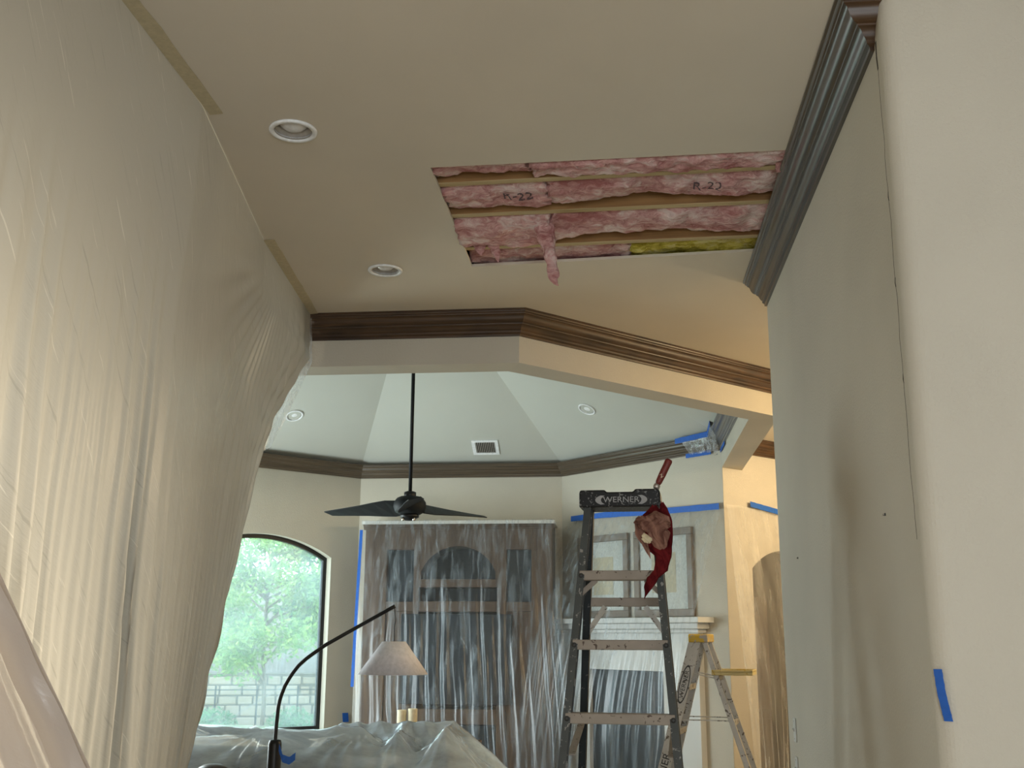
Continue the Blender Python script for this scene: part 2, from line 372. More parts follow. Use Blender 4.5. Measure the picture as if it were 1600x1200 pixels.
for k in range(3):
    g = G(); xa, xb = -1.1, 0.95; ya, yb = jy(k, xa), jy(k, xb); h = .019
    g.hexa([(xa,ya-h,CZ+.02),(xb,yb-h,CZ+.02),(xb,yb+h,CZ+.02),(xa,ya+h,CZ+.02)], [(xa,ya-h,CZ+.26),(xb,yb-h,CZ+.26),(xb,yb+h,CZ+.26),(xa,ya+h,CZ+.26)])
    j = obj('joist', g, 'joist_wood', ceiling)
    e = G(); e.hexa([(xa,ya-h,CZ+.0165),(xb,yb-h,CZ+.0165),(xb,yb+h,CZ+.0165),(xa,ya+h,CZ+.0165)], [(xa,ya-h,CZ+.0205),(xb,yb-h,CZ+.0205),(xb,yb+h,CZ+.0205),(xa,ya+h,CZ+.0205)])
    obj('planed_edge', e, 'joist_edge', j)
obj('attic_light_block', G().box(-1.2,1.0,4.0,5.9,CZ+.27,CZ+.29).box(-1.2,1.0,4.0,4.05,CZ+.017,CZ+.27).box(-1.2,1.0,5.8,5.9,CZ+.017,CZ+.27).box(-1.25,-1.15,4.0,5.9,CZ+.017,CZ+.27).box(.97,1.0,4.0,5.9,CZ+.017,CZ+.27), 'dark_room', ceiling)  # dark box added above the hole to block stray light
# vaulted ceiling over the octagon
apex = (CX, CY, CZ+1.55); vault = None
for k in range(8):
    a, b = octc(A+.02, k), octc(A+.02, k+1)
    g = G(); g.add([(a[0],a[1],CZ-.01),(b[0],b[1],CZ-.01),apex,(a[0]*1.0+(a[0]-CX)*.03,a[1]+(a[1]-CY)*.03,CZ+.06),(b[0]+(b[0]-CX)*.03,b[1]+(b[1]-CY)*.03,CZ+.06),(CX,CY,CZ+1.65)],
          [(0,1,2),(3,5,4),(0,3,4,1),(1,4,5,2),(2,5,3,0)])
    if k == 0: vault = struct('ceiling_vault', g, 'vault_paint')
    else: obj('vault_panel', g, 'vault_paint', vault)
struct('floor', G().box(-5.4, 4.2, -3.3, 14.4, -.12, 0), 'carpet')
# headers over the open sides of the octagon
def side_quad(k): a, b, c, d = octc(A,k), octc(A,k+1), octc(AO,k+1), octc(AO,k); return [a, b, c, d]
ZB = 3.33
for nm, k in (('wall_header_front', 7), ('wall_header_front_right', 0), ('wall_header_right', 1), ('wall_header_front_left', 6)):
    q = side_quad(k)
    if k == 1: q[2] = (CX+AO, 11.06); q[1] = (CX+A, 10.84)
    struct(nm, G().prism(q, ZB, CZ+.1), 'wall_paint')
struct('wall_great_room_back', G().prism(side_quad(3), 0, CZ+.1), 'wall_paint')
struct('wall_great_room_back_right', G().prism([octc(A,2), octc(A,3), octc(AO,3), (1.0,11.04)], 0, CZ+.1), 'wall_paint')
# a wall panel with an arched opening; along = unit direction, out = push direction
def arched_wall(o, along, out, length, height, s0, s1, sill, spring, rise, thick):
    g = G(); al = Vector((along[0], along[1], 0)); d = Vector((out[0], out[1], 0))*thick; o = Vector(o)
    P = lambda s, z: o+al*s+Vector((0,0,z))
    def rect(a, b, c, e): g.extr([P(a,c),P(b,c),P(b,e),P(a,e)], d)
    rect(0, s0, 0, height); rect(s1, length, 0, height)
    if sill > 0: rect(s0, s1, 0, sill)
    N = 20; m = (s0+s1)/2; hw = (s1-s0)/2; rad = (hw*hw+rise*rise)/(2*rise)
    top = lambda s: spring+rise-rad+math.sqrt(max(0, rad*rad-(s-m)**2))
    for i in range(N):
        a, b = lerp(s0,s1,i/N), lerp(s0,s1,(i+1)/N)
        g.extr([P(a,top(a)),P(b,top(b)),P(b,height),P(a,height)], d)
    outline = [P(s0,sill)]+[P(lerp(s0,s1,i/N), top(lerp(s0,s1,i/N))) for i in range(N+1)]+[P(s1,sill)]
    return g, outline
SQ = math.sqrt(.5)
c4_ = octc(A, 4)
g, wout = arched_wall((c4_[0], c4_[1], 0), (-SQ,-SQ), (-SQ,SQ), 2*A*TAN, CZ+.1, .36, 2.06, .62, 2.54, .23, T)
struct('wall_great_room_back_left', g, 'wall_paint')
# window frame and pane in that wall
win = None
def frame_along(outline, wdt, dep, off, cen):
    g = G(); n = len(outline); nrm = Vector((-SQ,SQ,0))
    inner = []
    for i, p in enumerate(outline):
        a = outline[(i-1) % n]; b = outline[(i+1) % n]
        t1 = (p-a).normalized(); t2 = (b-p).normalized()
        m = (t1.cross(nrm)+t2.cross(nrm)); m.normalize()
        if (cen-p).dot(m) < 0: m = -m
        k = 1/max(.4, abs(t1.cross(nrm).dot(m)))
        inner.append(p+m*wdt*k)
    for i in range(n):
        j = (i+1) % n
        g.hexa([outline[i]+nrm*off, outline[j]+nrm*off, inner[j]+nrm*off, inner[i]+nrm*off],
               [outline[i]+nrm*(off+dep), outline[j]+nrm*(off+dep), inner[j]+nrm*(off+dep), inner[i]+nrm*(off+dep)])
    return g, inner
cen = Vector(c4_+(1.6,))+Vector((-SQ,-SQ,0))*1.21
g, inner = frame_along(wout, .045, .06, .10, cen)
win = struct('window_1', g, 'black_metal')
nrm = Vector((-SQ,SQ,0))
gp = G(); gp.extr([p+nrm*.13 for p in inner], nrm*.006); obj('pane', gp, 'window_glass', win)
gs = G(); gs.bar(wout[0]+nrm*.05+Vector((0,0,-.012)), wout[-1]+nrm*.05+Vector((0,0,-.012)), .16, .03); obj('window_sill', gs, 'white_paint', win)
# left side of the octagon with an unseen opening, added to let in fill light
c5 = octc(A, 5)
g = G(); x0, x1 = CX-AO, CX-A; ya, yb = CY-A*TAN, CY+A*TAN
g.box(x0,x1,ya-.1,ya+.2,0,CZ+.1).box(x0,x1,yb-.2,yb+.1,0,CZ+.1).box(x0,x1,ya+.2,yb-.2,0,.55).box(x0,x1,ya+.2,yb-.2,2.95,CZ+.1)
struct('wall_great_room_left', g, 'wall_paint')
# wall on the right with the rounded corner, and the face that turns towards the camera
WX = 0.83
def right_wall_poly():
    r = .055; yn = 3.10; p = [(WX,5.97),(WX,yn+r)]
    for i in range(1, 9):
        a = math.pi-(math.pi/2)*i/8*-1 if False else math.pi+(math.pi/2)*i/8
        p.append((WX+r+r*math.cos(a), yn+r+r*math.sin(a)))
    return p+[(3.9,yn),(3.9,yn+.18),(1.02,yn+.18),(1.02,5.97)]
wr = struct('wall_right', G().prism(right_wall_poly(), 0, CZ+.02), 'wall_paint')
random.seed(5)
g = G()
def crack(pts, wd):
    for a, b in zip(pts, pts[1:]):
        a = Vector(a); b = Vector(b); g.extr([a+Vector((-.0006,0,0)), b+Vector((-.0006,0,0)), b+Vector((-.0006,wd,0)), a+Vector((-.0006,wd*1.1,0))], (.002,0,0))
zz = 3.42; pts = []
while zz > 1.9:
    pts.append((WX, 3.19+random.uniform(-.006,.006), zz)); zz -= random.uniform(.03,.09)
crack(pts, .0016)
for z0, ln, wd in ((3.52,.10,.012),(3.0,.03,.005),(2.72,.03,.006),(2.42,.03,.004)):
    crack([(WX,3.188,z0),(WX,3.193,z0-ln/2),(WX,3.187,z0-ln)], wd)
obj('plaster_crack', g, 'crack', wr)
# outer shell
struct('wall_left', G().box(-5.4,-5.2,-3.1,CY-AO*TAN+.1,0,CZ+.1), 'wall_paint')
g = G().box(-5.4,-.5,-3.3,-3.1,0,CZ+.1).box(2.3,4.1,-3.3,-3.1,0,CZ+.1).box(-.5,2.3,-3.3,-3.1,0,.7).box(-.5,2.3,-3.3,-3.1,2.7,CZ+.1)  # unseen opening, added for the rear fill light
struct('wall_rear', g, 'wall_paint')
struct('wall_side', G().box(3.9,4.1,-3.1,14.2,0,CZ+.1), 'wall_paint')
# hall wall with the arched doorway
HO = (0.983, 10.838)
g, hout = arched_wall((HO[0],HO[1],0), (SQ,SQ), (-SQ,SQ), 4.2, CZ+.02, .40, 1.45, 0, 2.34, .20, .16)
struct('wall_hall', g, 'wall_paint')
P = lambda s, d, z: Vector((HO[0]+SQ*s-SQ*d, HO[1]+SQ*s+SQ*d, z))
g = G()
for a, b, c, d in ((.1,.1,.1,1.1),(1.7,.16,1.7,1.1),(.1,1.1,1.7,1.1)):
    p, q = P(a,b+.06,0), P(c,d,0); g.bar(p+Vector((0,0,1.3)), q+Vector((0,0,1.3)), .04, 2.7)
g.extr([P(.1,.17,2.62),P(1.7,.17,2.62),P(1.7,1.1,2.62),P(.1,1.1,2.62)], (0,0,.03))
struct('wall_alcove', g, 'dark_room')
# panelled door standing in the alcove
dr = obj('door_1', G().extr([P(.30,.62,.02),P(1.4,.62,.02),P(1.4,.62,2.1),P(.30,.62,2.1)], P(0,.05,0)-P(0,0,0)), 'door_wood'); dr['kind'] = 'structure'
for z in (.80, .90): obj('moulding', G().bar(P(.32,.612,z), P(1.38,.612,z), .02, .02), 'door_wood', dr)
# crown mouldings
PROF = [(0,.148),(.014,.148),(.015,.136),(.020,.132),(.026,.128),(.027,.116),(.032,.112),(.037,.106),(.041,.098),(.046,.090),(.053,.084),
        (.058,.082),(.059,.076),(.068,.074),(.077,.069),(.084,.061),(.089,.051),(.092,.041),(.096,.035),(.102,.030),(.108,.028),(.109,.022),(.116,.020),(.120,.014),(.121,.010),(.130,.008),(.130,0),(0,0)]
def crown(p0, p1, n, m0, m1, zt=CZ, k=1.0):
    p0 = Vector((p0[0],p0[1],0)); p1 = Vector((p1[0],p1[1],0)); t = (p1-p0).normalized(); n = Vector((n[0],n[1],0))
    g = G(); N = len(PROF)
    a = [p0+n*pr*k-t*(pr*k*m0)+Vector((0,0,zt-d*k)) for pr, d in PROF]; b = [p1+n*pr*k+t*(pr*k*m1)+Vector((0,0,zt-d*k)) for pr, d in PROF]
    return g.add(a+b, [tuple(range(N)), tuple(range(2*N-1,N-1,-1))]+[(i,(i+1)%N,(i+1)%N+N,i+N) for i in range(N)])
tr = struct('trim_1', crown((WX,3.23), (WX,5.97), (-1,0), 1, 0), 'stained_wood_y', smooth='auto')
obj('mitred_return', crown((WX,3.23), (WX+.10,3.23), (0,-1), 1, 0), 'stained_wood_x', tr, smooth='auto')
struct('trim_2', crown(octc(AO,7), octc(AO,0), (0,-1), TAN, TAN), 'stained_wood_x', smooth='auto')
struct('trim_3', crown(octc(AO,0), octc(AO,1), (SQ,-SQ), TAN, TAN), 'stained_wood_c', smooth='auto')
struct('trim_4', crown(octc(AO,1), octc(AO,2), (1,0), TAN, -1), 'stained_wood_y')
n_ = 5
for k, nn, mt in ((1,(-1,0),'stained_wood_y'),(2,(-SQ,-SQ),'stained_grey_d'),(3,(0,-1),'stained_grey_x'),(4,(SQ,-SQ),'stained_grey_c')):
    struct('trim_%d' % n_, crown(octc(A,k), octc(A,k+1), nn, -TAN, -TAN), mt, smooth='auto'); n_ += 1
struct('trim_%d' % n_, crown((1.2,11.04), (3.8,13.64), (SQ,-SQ), 0, 0), 'stained_wood_c')

# ------------------------------------------------------------------ large plastic sheet on the left
CE = [(-1.50,1.0,CZ),(-1.585,2.93,CZ),(-1.60,3.63,CZ),(-1.845,5.10,CZ),(-1.971,6.35,CZ)]
ED = [(-1.971,6.35,3.65),(-1.950,6.30,3.342),(-2.038,6.25,3.146),(-2.120,6.2,2.956),(-2.160,6.10,2.664),(-2.204,5.95,2.088),(-2.256,5.80,1.525),(-2.293,5.70,1.135),(-2.313,5.65,.98),(-2.42,5.45,0.02)]
def ed_at(z):
    for a, b in zip(ED, ED[1:]):
        if a[2] >= z >= b[2]: return Vector(a).lerp(Vector(b), (a[2]-z)/(a[2]-b[2]))
    return Vector(ED[-1])
def sheet_pt(u, v):
    c = polyline(CE, u); z = lerp(CZ-.002, .02, v); e = ed_at(min(z, 3.65))-Vector(ED[0])
    wgt = u**3
    x = c.x+e.x*wgt; y = c.y+e.y*wgt
    s = y
    k = max(0, min(1, (v-.08)/.5)); near = max(0, min(1, (4.4-s)/1.6))
    d = 0
    ph = s+.10*fbm(s*.7, v*1.2, 3)+.05*v
    k2 = max(0, min(1, (v-.16)/.35))
    fs = math.sin(ph*56+1.4*math.sin(ph*11)+.8*math.sin(ph*23+z)); fs = math.copysign(abs(fs)**1.6, fs)
    d += k2*near*(.022*fs*(.5+.5*math.sin(ph*7.3+z*.6))+.004*math.sin(ph*101+1))
    fr_ = math.sin(ph*47+2.2*math.sin(s*5+z*.7)); fr_ = math.copysign(abs(fr_)**2.2, fr_)
    d += k2*(1-near)*(.011*fr_+.003*math.sin(ph*97+2*math.sin(z)))*max(0, min(1,(v-.25)*3))
    d += .035*k*fbm(s*1.0, z*.3, 7, 2)+.010*fbm(s*2+z*.8, z*.7, 2, 2)*min(1, v*8)
    # pull lines fanning from the taped corner
    r = math.hypot(s-5.35, z-3.6); an = math.atan2(3.6-z, 5.35-s+.001)
    d += .006*math.sin(an*40)*math.exp(-((r-.7)/.55)**2)*min(1, v*10)
    edge = max(0, (u-.86)/.14); d += edge*.012*math.sin(u*190+v*4)*min(1, v*6)
    return Vector((x+d, y, z))
sheet = obj('plastic_sheet', G().grid(sheet_pt, 420, 130), 'film_sheet', smooth=True)
tag(sheet, 'huge translucent plastic sheet hung from the ceiling along the left side', 'plastic sheet')
for p, q in (((-1.56,2.0),(-1.585,3.70)), ((-1.825,5.05),(-1.965,6.37))):
    g = G(); a = Vector(p+(CZ-.003,)); b = Vector(q+(CZ-.003,)); t = (b-a).normalized(); nn = Vector((-t.y,t.x,0))
    N = 14; ln = (b-a).length
    for i in range(N):
        w0 = .045+.008*fbm(i*.7,1,p[1]); w1 = .045+.008*fbm((i+1)*.7,1,p[1])
        g.extr([a+t*ln*i/N-nn*w0, a+t*ln*(i+1)/N-nn*w1, a+t*ln*(i+1)/N+nn*.01-Vector((0,0,.004)), a+t*ln*i/N+nn*.01-Vector((0,0,.004))], (0,0,.0022))
    tp = obj('masking_tape', g, 'masking_tape', sheet); tp['label'] = 'tan masking tape strip'
# loose second layer at the sheet's far edge
def flap2(u, v):
    a = polyline([(-1.965,6.36,3.63),(-1.94,6.33,3.33),(-2.02,6.34,3.14),(-2.09,6.36,2.98),(-2.16,6.3,2.78)], v); b = polyline([(-2.10,6.30,3.6),(-2.15,6.28,3.3),(-2.2,6.25,3.05),(-2.22,6.2,2.9),(-2.25,6.15,2.7)], v)
    p = a.lerp(b, u); p.y += .012*math.sin(u*9+v*5); return p
fl = obj('sheet_overlap', G().grid(flap2, 14, 30), 'film_clear', sheet, smooth=True)
# nearer flap, bottom left
def flap_pt(u, v):
    top = Vector((-1.535,2.21,2.079)).lerp(Vector((-0.80,2.18,.935)), u)
    bot = Vector((-1.535,2.24,.02)).lerp(Vector((-.74,2.20,.02)), u)
    p = top.lerp(bot, v); dd = (p-top).length*.80
    p.y += .016*math.sin(dd*42+u*2+.9*math.sin(u*7))*min(1, dd*6)+.02*fbm(u*2,v*3,5,2)
    return p
fo = obj('plastic_flap', G().grid(flap_pt, 70, 60), 'film_flap', smooth=True)
tag(fo, 'peach-tinted plastic flap pulled diagonally, nearest the camera at bottom left', 'plastic sheet')
def hem_pt(u, v):
    p = Vector((-1.535,2.200,2.079)).lerp(Vector((-0.80,2.170,.935)), u); q = Vector((-.84,0,-.54)).normalized()*.062
    q *= min(1, (p.x+1.54)/.06)
    return p+q*v+Vector((0,-.012*math.sin(v*math.pi)-.004+.004*math.sin(u*40),0))
obj('hem', G().grid(hem_pt, 60, 8), 'film_flap', fo, smooth=True)
# sheet corner by the near right wall
def corner_pt(u, v):
    a = Vector((1.02,3.05,1.28)).lerp(Vector((2.0,3.03,1.95)), u); b = Vector((1.10,2.92,.02)).lerp(Vector((2.1,2.85,.02)), u)
    p = a.lerp(b, v); p.y += .018*math.sin(u*26+v*3)*(.2+v)
    if v < .12: p.y -= .012*math.sin(v/.12*math.pi)
    return p
tag(obj('plastic_sheet', G().grid(corner_pt, 60, 30), 'film_flap', smooth=True), 'plastic sheet slanting up against the grey wall at bottom right', 'plastic sheet')

# ------------------------------------------------------------------ insulation batts
def batt(label, mat, x0, x1, ya, yb, zb, seed, lift=lambda x: 0.0, sag=.02, rag=.012, txt=None):
    random.seed(seed); nx = max(10, int((x1-x0)/.014)); ny = 26
    def zf(x, t):
        e = (2*t-1); y = t*.35
        z = zb-sag*(1-e*e)+.030*max(0, abs(e)-.55)**1.5*3
        z += .022*fbm(x*5+seed*7, t*2.2, seed, 5)+.010*fbm(x*17, t*7+seed, 1, 4)
        z += lift(x)*t*t
        return z
    g = G()
    def pt(u, t):
        x = lerp(x0, x1, u); yA = ya(x); yB = yb(x)
        edge = (abs(2*u-1))**8
        xx = x+rag*fbm(t*9+seed, u*3, 3)*edge*2.2
        y = lerp(yA, yB, t)
        y += .008*fbm(x*12, t*3, seed+4)
        return Vector((xx, y, zf(x, t)+.02*edge*random.random()*.4))
    base = 0
    for j in range(ny+1):
        for i in range(nx+1): g.v.append(tuple(pt(i/nx, j/ny)))
    for j in range(ny):
        for i in range(nx):
            a = j*(nx+1)+i; g.f.append((a, a+1, a+nx+2, a+nx+1))
    ring = [i for i in range(nx+1)]+[j*(nx+1)+nx for j in range(1,ny+1)]+[ny*(nx+1)+i for i in range(nx-1,-1,-1)]+[j*(nx+1) for j in range(ny-1,0,-1)]
    b = len(g.v); n = len(ring)
    for i in ring: p = g.v[i]; g.v.append((p[0], p[1], zb+.13))
    for i in range(n): g.f.append((ring[i], ring[(i+1)%n], b+(i+1)%n, b+i))
    g.f.append(tuple(range(b, b+n)))
    o = obj('insulation_batt', g, mat, smooth=True); tag(o, label, 'insulation', 'insulation batts in the ceiling hole')
    if txt:
        tx, size = txt; tg = text_geo('R-22', size); q = []
        bm = bmesh.new(); bv = [bm.verts.new(p) for p in tg.v]
        for f_ in tg.f:
            try: bm.faces.new([bv[i] for i in f_])
            except ValueError: pass
        bmesh.ops.triangulate(bm, faces=bm.faces); bmesh.ops.subdivide_edges(bm, edges=bm.edges, cuts=4, use_grid_fill=True); bmesh.ops.triangulate(bm, faces=bm.faces)
        bm.verts.index_update(); tg = G(); tg.v = [tuple(p.co) for p in bm.verts]; tg.f = [tuple(p.index for p in f_.verts) for f_ in bm.faces]; bm.free()
        yA, yB = ya(tx), yb(tx)
        for vx, vy, vz in tg.v:
            y = lerp(yA, yB, .34)-vy*1.35; x = tx+vx; t = (y-ya(x))/(yb(x)-ya(x))
            q.append((x, y, zf(x, t)-.009))
        tg.v = q; obj('lettering', tg, 'ink', o)
    return o
fa = lambda k: (lambda x: jy(k, x)+.021)
fb = lambda k: (lambda x: jy(k, x)-.021)
top_e = lambda x: lerp(4.274, 4.243, (x+.82)/1.54)-.012
bot_e = lambda x: lerp(5.567, 5.46, (x+.82)/1.54)+.20
batt('pink batt in the nearest bay, left piece beside the bare brown joist', 'pink_wool', -.822, -.40, top_e, fb(0), CZ+.022, 1, lift=lambda x: .060*max(0,1-abs(x+.58)/.26)**.5)
batt('long pink batt in the nearest bay, running to the dark crown moulding', 'pink_wool', -.375, .735, top_e, fb(0), CZ+.018, 2, lift=lambda x: -.01, rag=.012)
batt('short pink batt in the second bay stamped R-22 near its cut end', 'pink_wool', -.822, -.335, fa(0), fb(1), CZ+.022, 3, lift=lambda x: .015, txt=(-.47,.075))
batt('long pink batt in the second bay with a faint R-22 stamp towards the crown', 'pink_wool', -.328, .735, fa(0), fb(1), CZ+.022, 4, lift=lambda x: .045+.02*math.sin(x*9), txt=(.40,.07))
batt('torn pink batt in the third bay with shreds hanging at left', 'pink_wool', -.822, -.345, fa(1), fb(2), CZ+.012, 5, lift=lambda x: -.01, sag=.03, rag=.012)
batt('long pink batt in the third bay right of the hanging strip', 'pink_wool', -.335, .735, fa(1), fb(2), CZ+.018, 6, lift=lambda x: .04+.02*math.sin(x*7+1))
batt('narrow pink batt in the farthest bay along the cut drywall edge', 'pink_wool', -.822, .055, fa(2), bot_e, CZ+.046, 7, sag=.012)
batt('yellow insulation batt in the farthest bay beside the crown moulding', 'yellow_wool', .062, .735, fa(2), bot_e, CZ+.048, 8, sag=.012)
def shred(label, pts, ws, seed, mat='pink_wool'):
    g = G(); N = 26
    def pt(u, v):
        p = polyline(pts, v); i = v*(len(ws)-1); k = min(len(ws)-2, int(i)); wd = lerp(ws[k], ws[k+1], i-k)
        a = 2*math.pi*u
        nz = 1+.35*fbm(math.cos(a)*1.5+seed, math.sin(a)*1.5, v*7, 4)
        return p+Vector((math.cos(a)*wd*nz, math.sin(a)*wd*.45*nz+.006*fbm(v*9,seed,2), .006*fbm(v*11,a,seed)))
    o = obj('insulation_shred', g.grid(pt, 16, N), mat, smooth=True); tag(o, label, 'insulation', 'loose insulation shreds'); return o
shred('long pink insulation strip dangling down out of the ceiling hole', [(-.385,4.98,3.70),(-.372,4.99,3.62),(-.35,5.0,3.52),(-.335,5.0,3.42),(-.335,5.0,3.37),(-.318,5.0,3.345),(-.308,5.0,3.335)], [.055,.05,.042,.030,.022,.030,.004], 3)
shred('short pink shred drooping near the left corner of the hole', [(-.66,5.22,3.69),(-.655,5.23,3.63),(-.64,5.24,3.58),(-.635,5.24,3.555)], [.04,.030,.018,.002], 5)
shred('small frayed pink tuft at the left edge of the hole', [(-.74,5.27,3.69),(-.735,5.28,3.64),(-.73,5.28,3.61)], [.04,.030,.004], 6)
shred('wisp of pink wool crossing the bare joist beside the dangling strip', [(-.30,4.86,3.72),(-.31,4.88,3.67),(-.335,4.92,3.64)], [.010,.007,.004], 8)
shred('pink tuft squeezed between crown moulding and hole', [(.70,4.36,3.70),(.70,4.40,3.655),(.695,4.44,3.64)], [.035,.025,.010], 9)

# ------------------------------------------------------------------ recessed lights, vent
def downlight(label, c, n, r, deep, group):
    c = Vector(c); n = Vector(n).normalized()    # n points down into the room
    t = thing('recessed_light', label, 'ceiling light', c, group=group)
    obj('trim_ring', G().lathe([(r,0),(r,.006),(r*.96,.010),(r*.80,.008),(r*.78,.0),(r*.76,-.004)], c, n, 48, closed=True), 'white_metal', t, smooth=True)
    if deep:
        obj('reflector', G().lathe([(r*.775,.004),(r*.74,-.05),(r*.66,-.11),(r*.05,-.115),(r*.05,-.12),(r*.68,-.12),(r*.79,.0)], c, n, 40, closed=True), 'reflector', t, smooth=True)
        obj('bulb', G().lathe([(r*.05,-.002),(r*.35,-.006),(r*.56,-.020),(r*.62,-.045),(r*.5,-.095),(r*.2,-.098)], c, n, 32), 'bulb_glass', t, smooth=True)
    else:
        obj('reflector', G().lathe([(r*.78,.004),(r*.56,-.014),(r*.54,-.016),(r*.76,.0)], c, n, 40, closed=True), 'white_plastic', t, smooth=True)
        obj('bulb', G().lathe([(r*.05,-.001),(r*.4,-.003),(r*.54,-.010),(r*.5,-.018),(r*.2,-.02)], c, n, 32), 'white_metal', t, smooth=True)
    return t
downlight('recessed ceiling light nearest the top of the picture, white trim ring', (-1.312,3.872,CZ), (0,0,-1), .097, True, 'recessed ceiling lights')
downlight('recessed ceiling light between the plastic sheet and the ceiling hole', (-1.312,5.575,CZ), (0,0,-1), .097, True, 'recessed ceiling lights')
kk = A/1.55
downlight('white recessed light on the left slope of the vaulted ceiling', (-3.589,11.172,4.004), (SQ,-SQ,-kk), .098, False, 'recessed ceiling lights')
downlight('white recessed light on the right slope of the vaulted ceiling', (-.386,11.19,4.025), (-SQ,-SQ,-kk), .098, False, 'recessed ceiling lights')
# air vent on the back slope
nv = Vector((0,-1,-kk)).normalized(); cv = Vector((-1.61,12.238,3.815)); ux = Vector((1,0,0)); uy = nv.cross(ux).normalized()
vt = thing('air_vent', 'white slatted air vent on the back slope of the vaulted ceiling', 'air vent', cv)
Q = lambda a, b, d: cv+ux*a+uy*b+nv*d
g = G()
for a0,a1,b0,b1 in ((-.155,.155,.10,.135),(-.155,.155,-.135,-.10),(-.155,-.115,-.10,.10),(.115,.155,-.10,.10)):
    g.extr([Q(a0,b0,0),Q(a1,b0,0),Q(a1,b1,0),Q(a0,b1,0)], nv*.012)
obj('vent_frame', g, 'white_metal', vt, bevel=.003)
obj('vent_backing', G().extr([Q(-.115,-.10,.001),Q(.115,-.10,.001),Q(.115,.10,.001),Q(-.115,.10,.001)], nv*.002), 'vent_dark', vt)
for i in range(11):
    a = -.105+.021*i
    obj('slat', G().extr([Q(a-.003,-.1,.003),Q(a+.003,-.1,.003),Q(a+.003,.1,.003),Q(a-.003,.1,.003)], nv*.007), 'reflector', vt)

# ------------------------------------------------------------------ ceiling fan
fx, fy = -1.945, 9.55
fan = thing('ceiling_fan', 'black three-bladed ceiling fan on a long downrod', 'ceiling fan', (fx,fy,2.66))
obj('downrod', G().tube([(fx,fy,5.1),(fx,fy,2.92)], .017, 14), 'fan_black', fan, smooth=True)
obj('canopy', G().lathe([(.02,-.12),(.06,-.09),(.085,-.02),(.085,.04)], (fx,fy,5.12)), 'fan_black', fan, smooth=True)
obj('collar', G().lathe([(.05,.0),(.055,.01),(.055,.045),(.03,.055)], (fx,fy,2.885)), 'black_metal', fan, smooth=True)
obj('motor_housing', G().lathe([(.02,0),(.10,.005),(.135,.03),(.15,.075),(.145,.115),(.12,.15),(.09,.165),(.04,.168)], (fx,fy,2.725)), 'fan_black', fan, smooth=True)
obj('lower_hub', G().lathe([(.02,0),(.055,.004),(.06,.02),(.085,.03),(.085,.06)], (fx,fy,2.672)), 'black_metal', fan, smooth=True)
for dx in (-.05, .05): obj('pull_fitting', G().lathe([(.004,0),(.012,.006),(.012,.03),(.005,.034)], (fx+dx,fy-.05,2.665)), 'chrome', fan, smooth=True)
def blade(ang):
    g = G(); ca, sa = math.cos(ang), math.sin(ang)
    prof = [(.09,.105),(.20,.128),(.32,.120),(.48,.098),(.64,.080),(.78,.064),(.87,.050)]; top = []
    for sgn, sq in ((1, prof), (-1, prof[::-1])):
        for r, wd in sq:
            pt_ = R(lerp(34, 14, (r/.87)**.7)); y = sgn*wd*math.cos(pt_); z = sgn*wd*math.sin(pt_)-.03*r; x = r-(.03 if sgn < 0 and r > .8 else 0)
            X = fx+ca*x-sa*y; Y = fy+sa*x+ca*y; Z = 2.795+z
            top.append(Vector((X,Y,Z+.004)))
    n = len(prof); L_ = top[:n]; R_ = top[n:][::-1]; up = Vector((0,0,.008))
    for i in range(n-1): g.hexa([R_[i]-up, R_[i+1]-up, L_[i+1]-up, L_[i]-up], [R_[i], R_[i+1], L_[i+1], L_[i]])
    return g
for a in (164, 284, 44): obj('blade', blade(R(a)), 'fan_black', fan)

# ------------------------------------------------------------------ media cabinet on the back wall (behind plastic)
cb = thing('media_cabinet', 'tall wooden media cabinet with arched niche, seen through hazy plastic', 'cabinet', (-1.89,12.3,0))
y0, y1 = 12.1, 12.54; xl, xr = -2.97, -.82
obj('back_panel', G().box(xl,xr,y1-.03,y1,0,2.90), 'dark_panel', cb)
for a, b in ((xl,-2.71),(-2.40,-2.335),(-1.445,-1.34),(-1.06,xr)): obj('stile', G().box(a,b,y0,y1-.03,.0,2.86), 'cabinet_wood', cb, bevel=.006)
for a, b in ((-2.71,-2.40),(-1.34,-1.06)): obj('rail', G().box(a,b,y0+.002,y1-.03,2.615,2.86), 'cabinet_wood', cb, bevel=.004)
for a, b in ((-2.71,-2.40),(-1.34,-1.06)):
    obj('rail', G().box(a,b,y0+.002,y1-.03,1.93,2.035), 'cabinet_wood', cb, bevel=.004)
    obj('side_door', G().box(a,b,y0+.02,y0+.045,.10,1.93), 'cabinet_wood', cb, bevel=.004)
    obj('niche_back', G().box(a,b,y0+.10,y0+.12,2.035,2.615), 'dark_panel', cb)
g, _o = arched_wall((-2.335,y0+.002,2.2), (1,0), (0,1), .89, .66, .02, .87, 0, .17, .285, .40)
obj('arch_panel', g, 'cabinet_wood', cb)
obj('shelf', G().box(-2.335,-1.445,y0,y1-.03,2.195,2.285), 'cabinet_wood', cb, bevel=.005)
obj('rail', G().box(-2.335,-1.445,y0,y1-.03,1.925,2.04), 'cabinet_wood', cb, bevel=.005)
tv = obj('television', G().box(-2.52,-1.27,y0-.05,y0-.01,.93,1.90), 'dark_panel', cb, bevel=.006)
obj('rail', G().box(-2.335,-1.445,y0,y1-.03,.72,.88), 'cabinet_wood', cb, bevel=.005)
for i in range(2): obj('lower_door', G().box(-2.33+.445*i,-1.895+.445*i,y0+.01,y0+.035,.08,.71), 'dark_panel', cb, bevel=.005)
obj('cornice', crown((xl-.02,y0), (xr+.02,y0), (0,-1), 0, 0, zt=2.93, k=.6), 'cabinet_wood', cb)
obj('top_board', G().box(xl-.03,xr+.03,y0-.08,y1,2.90,2.935), 'white_paint', cb)

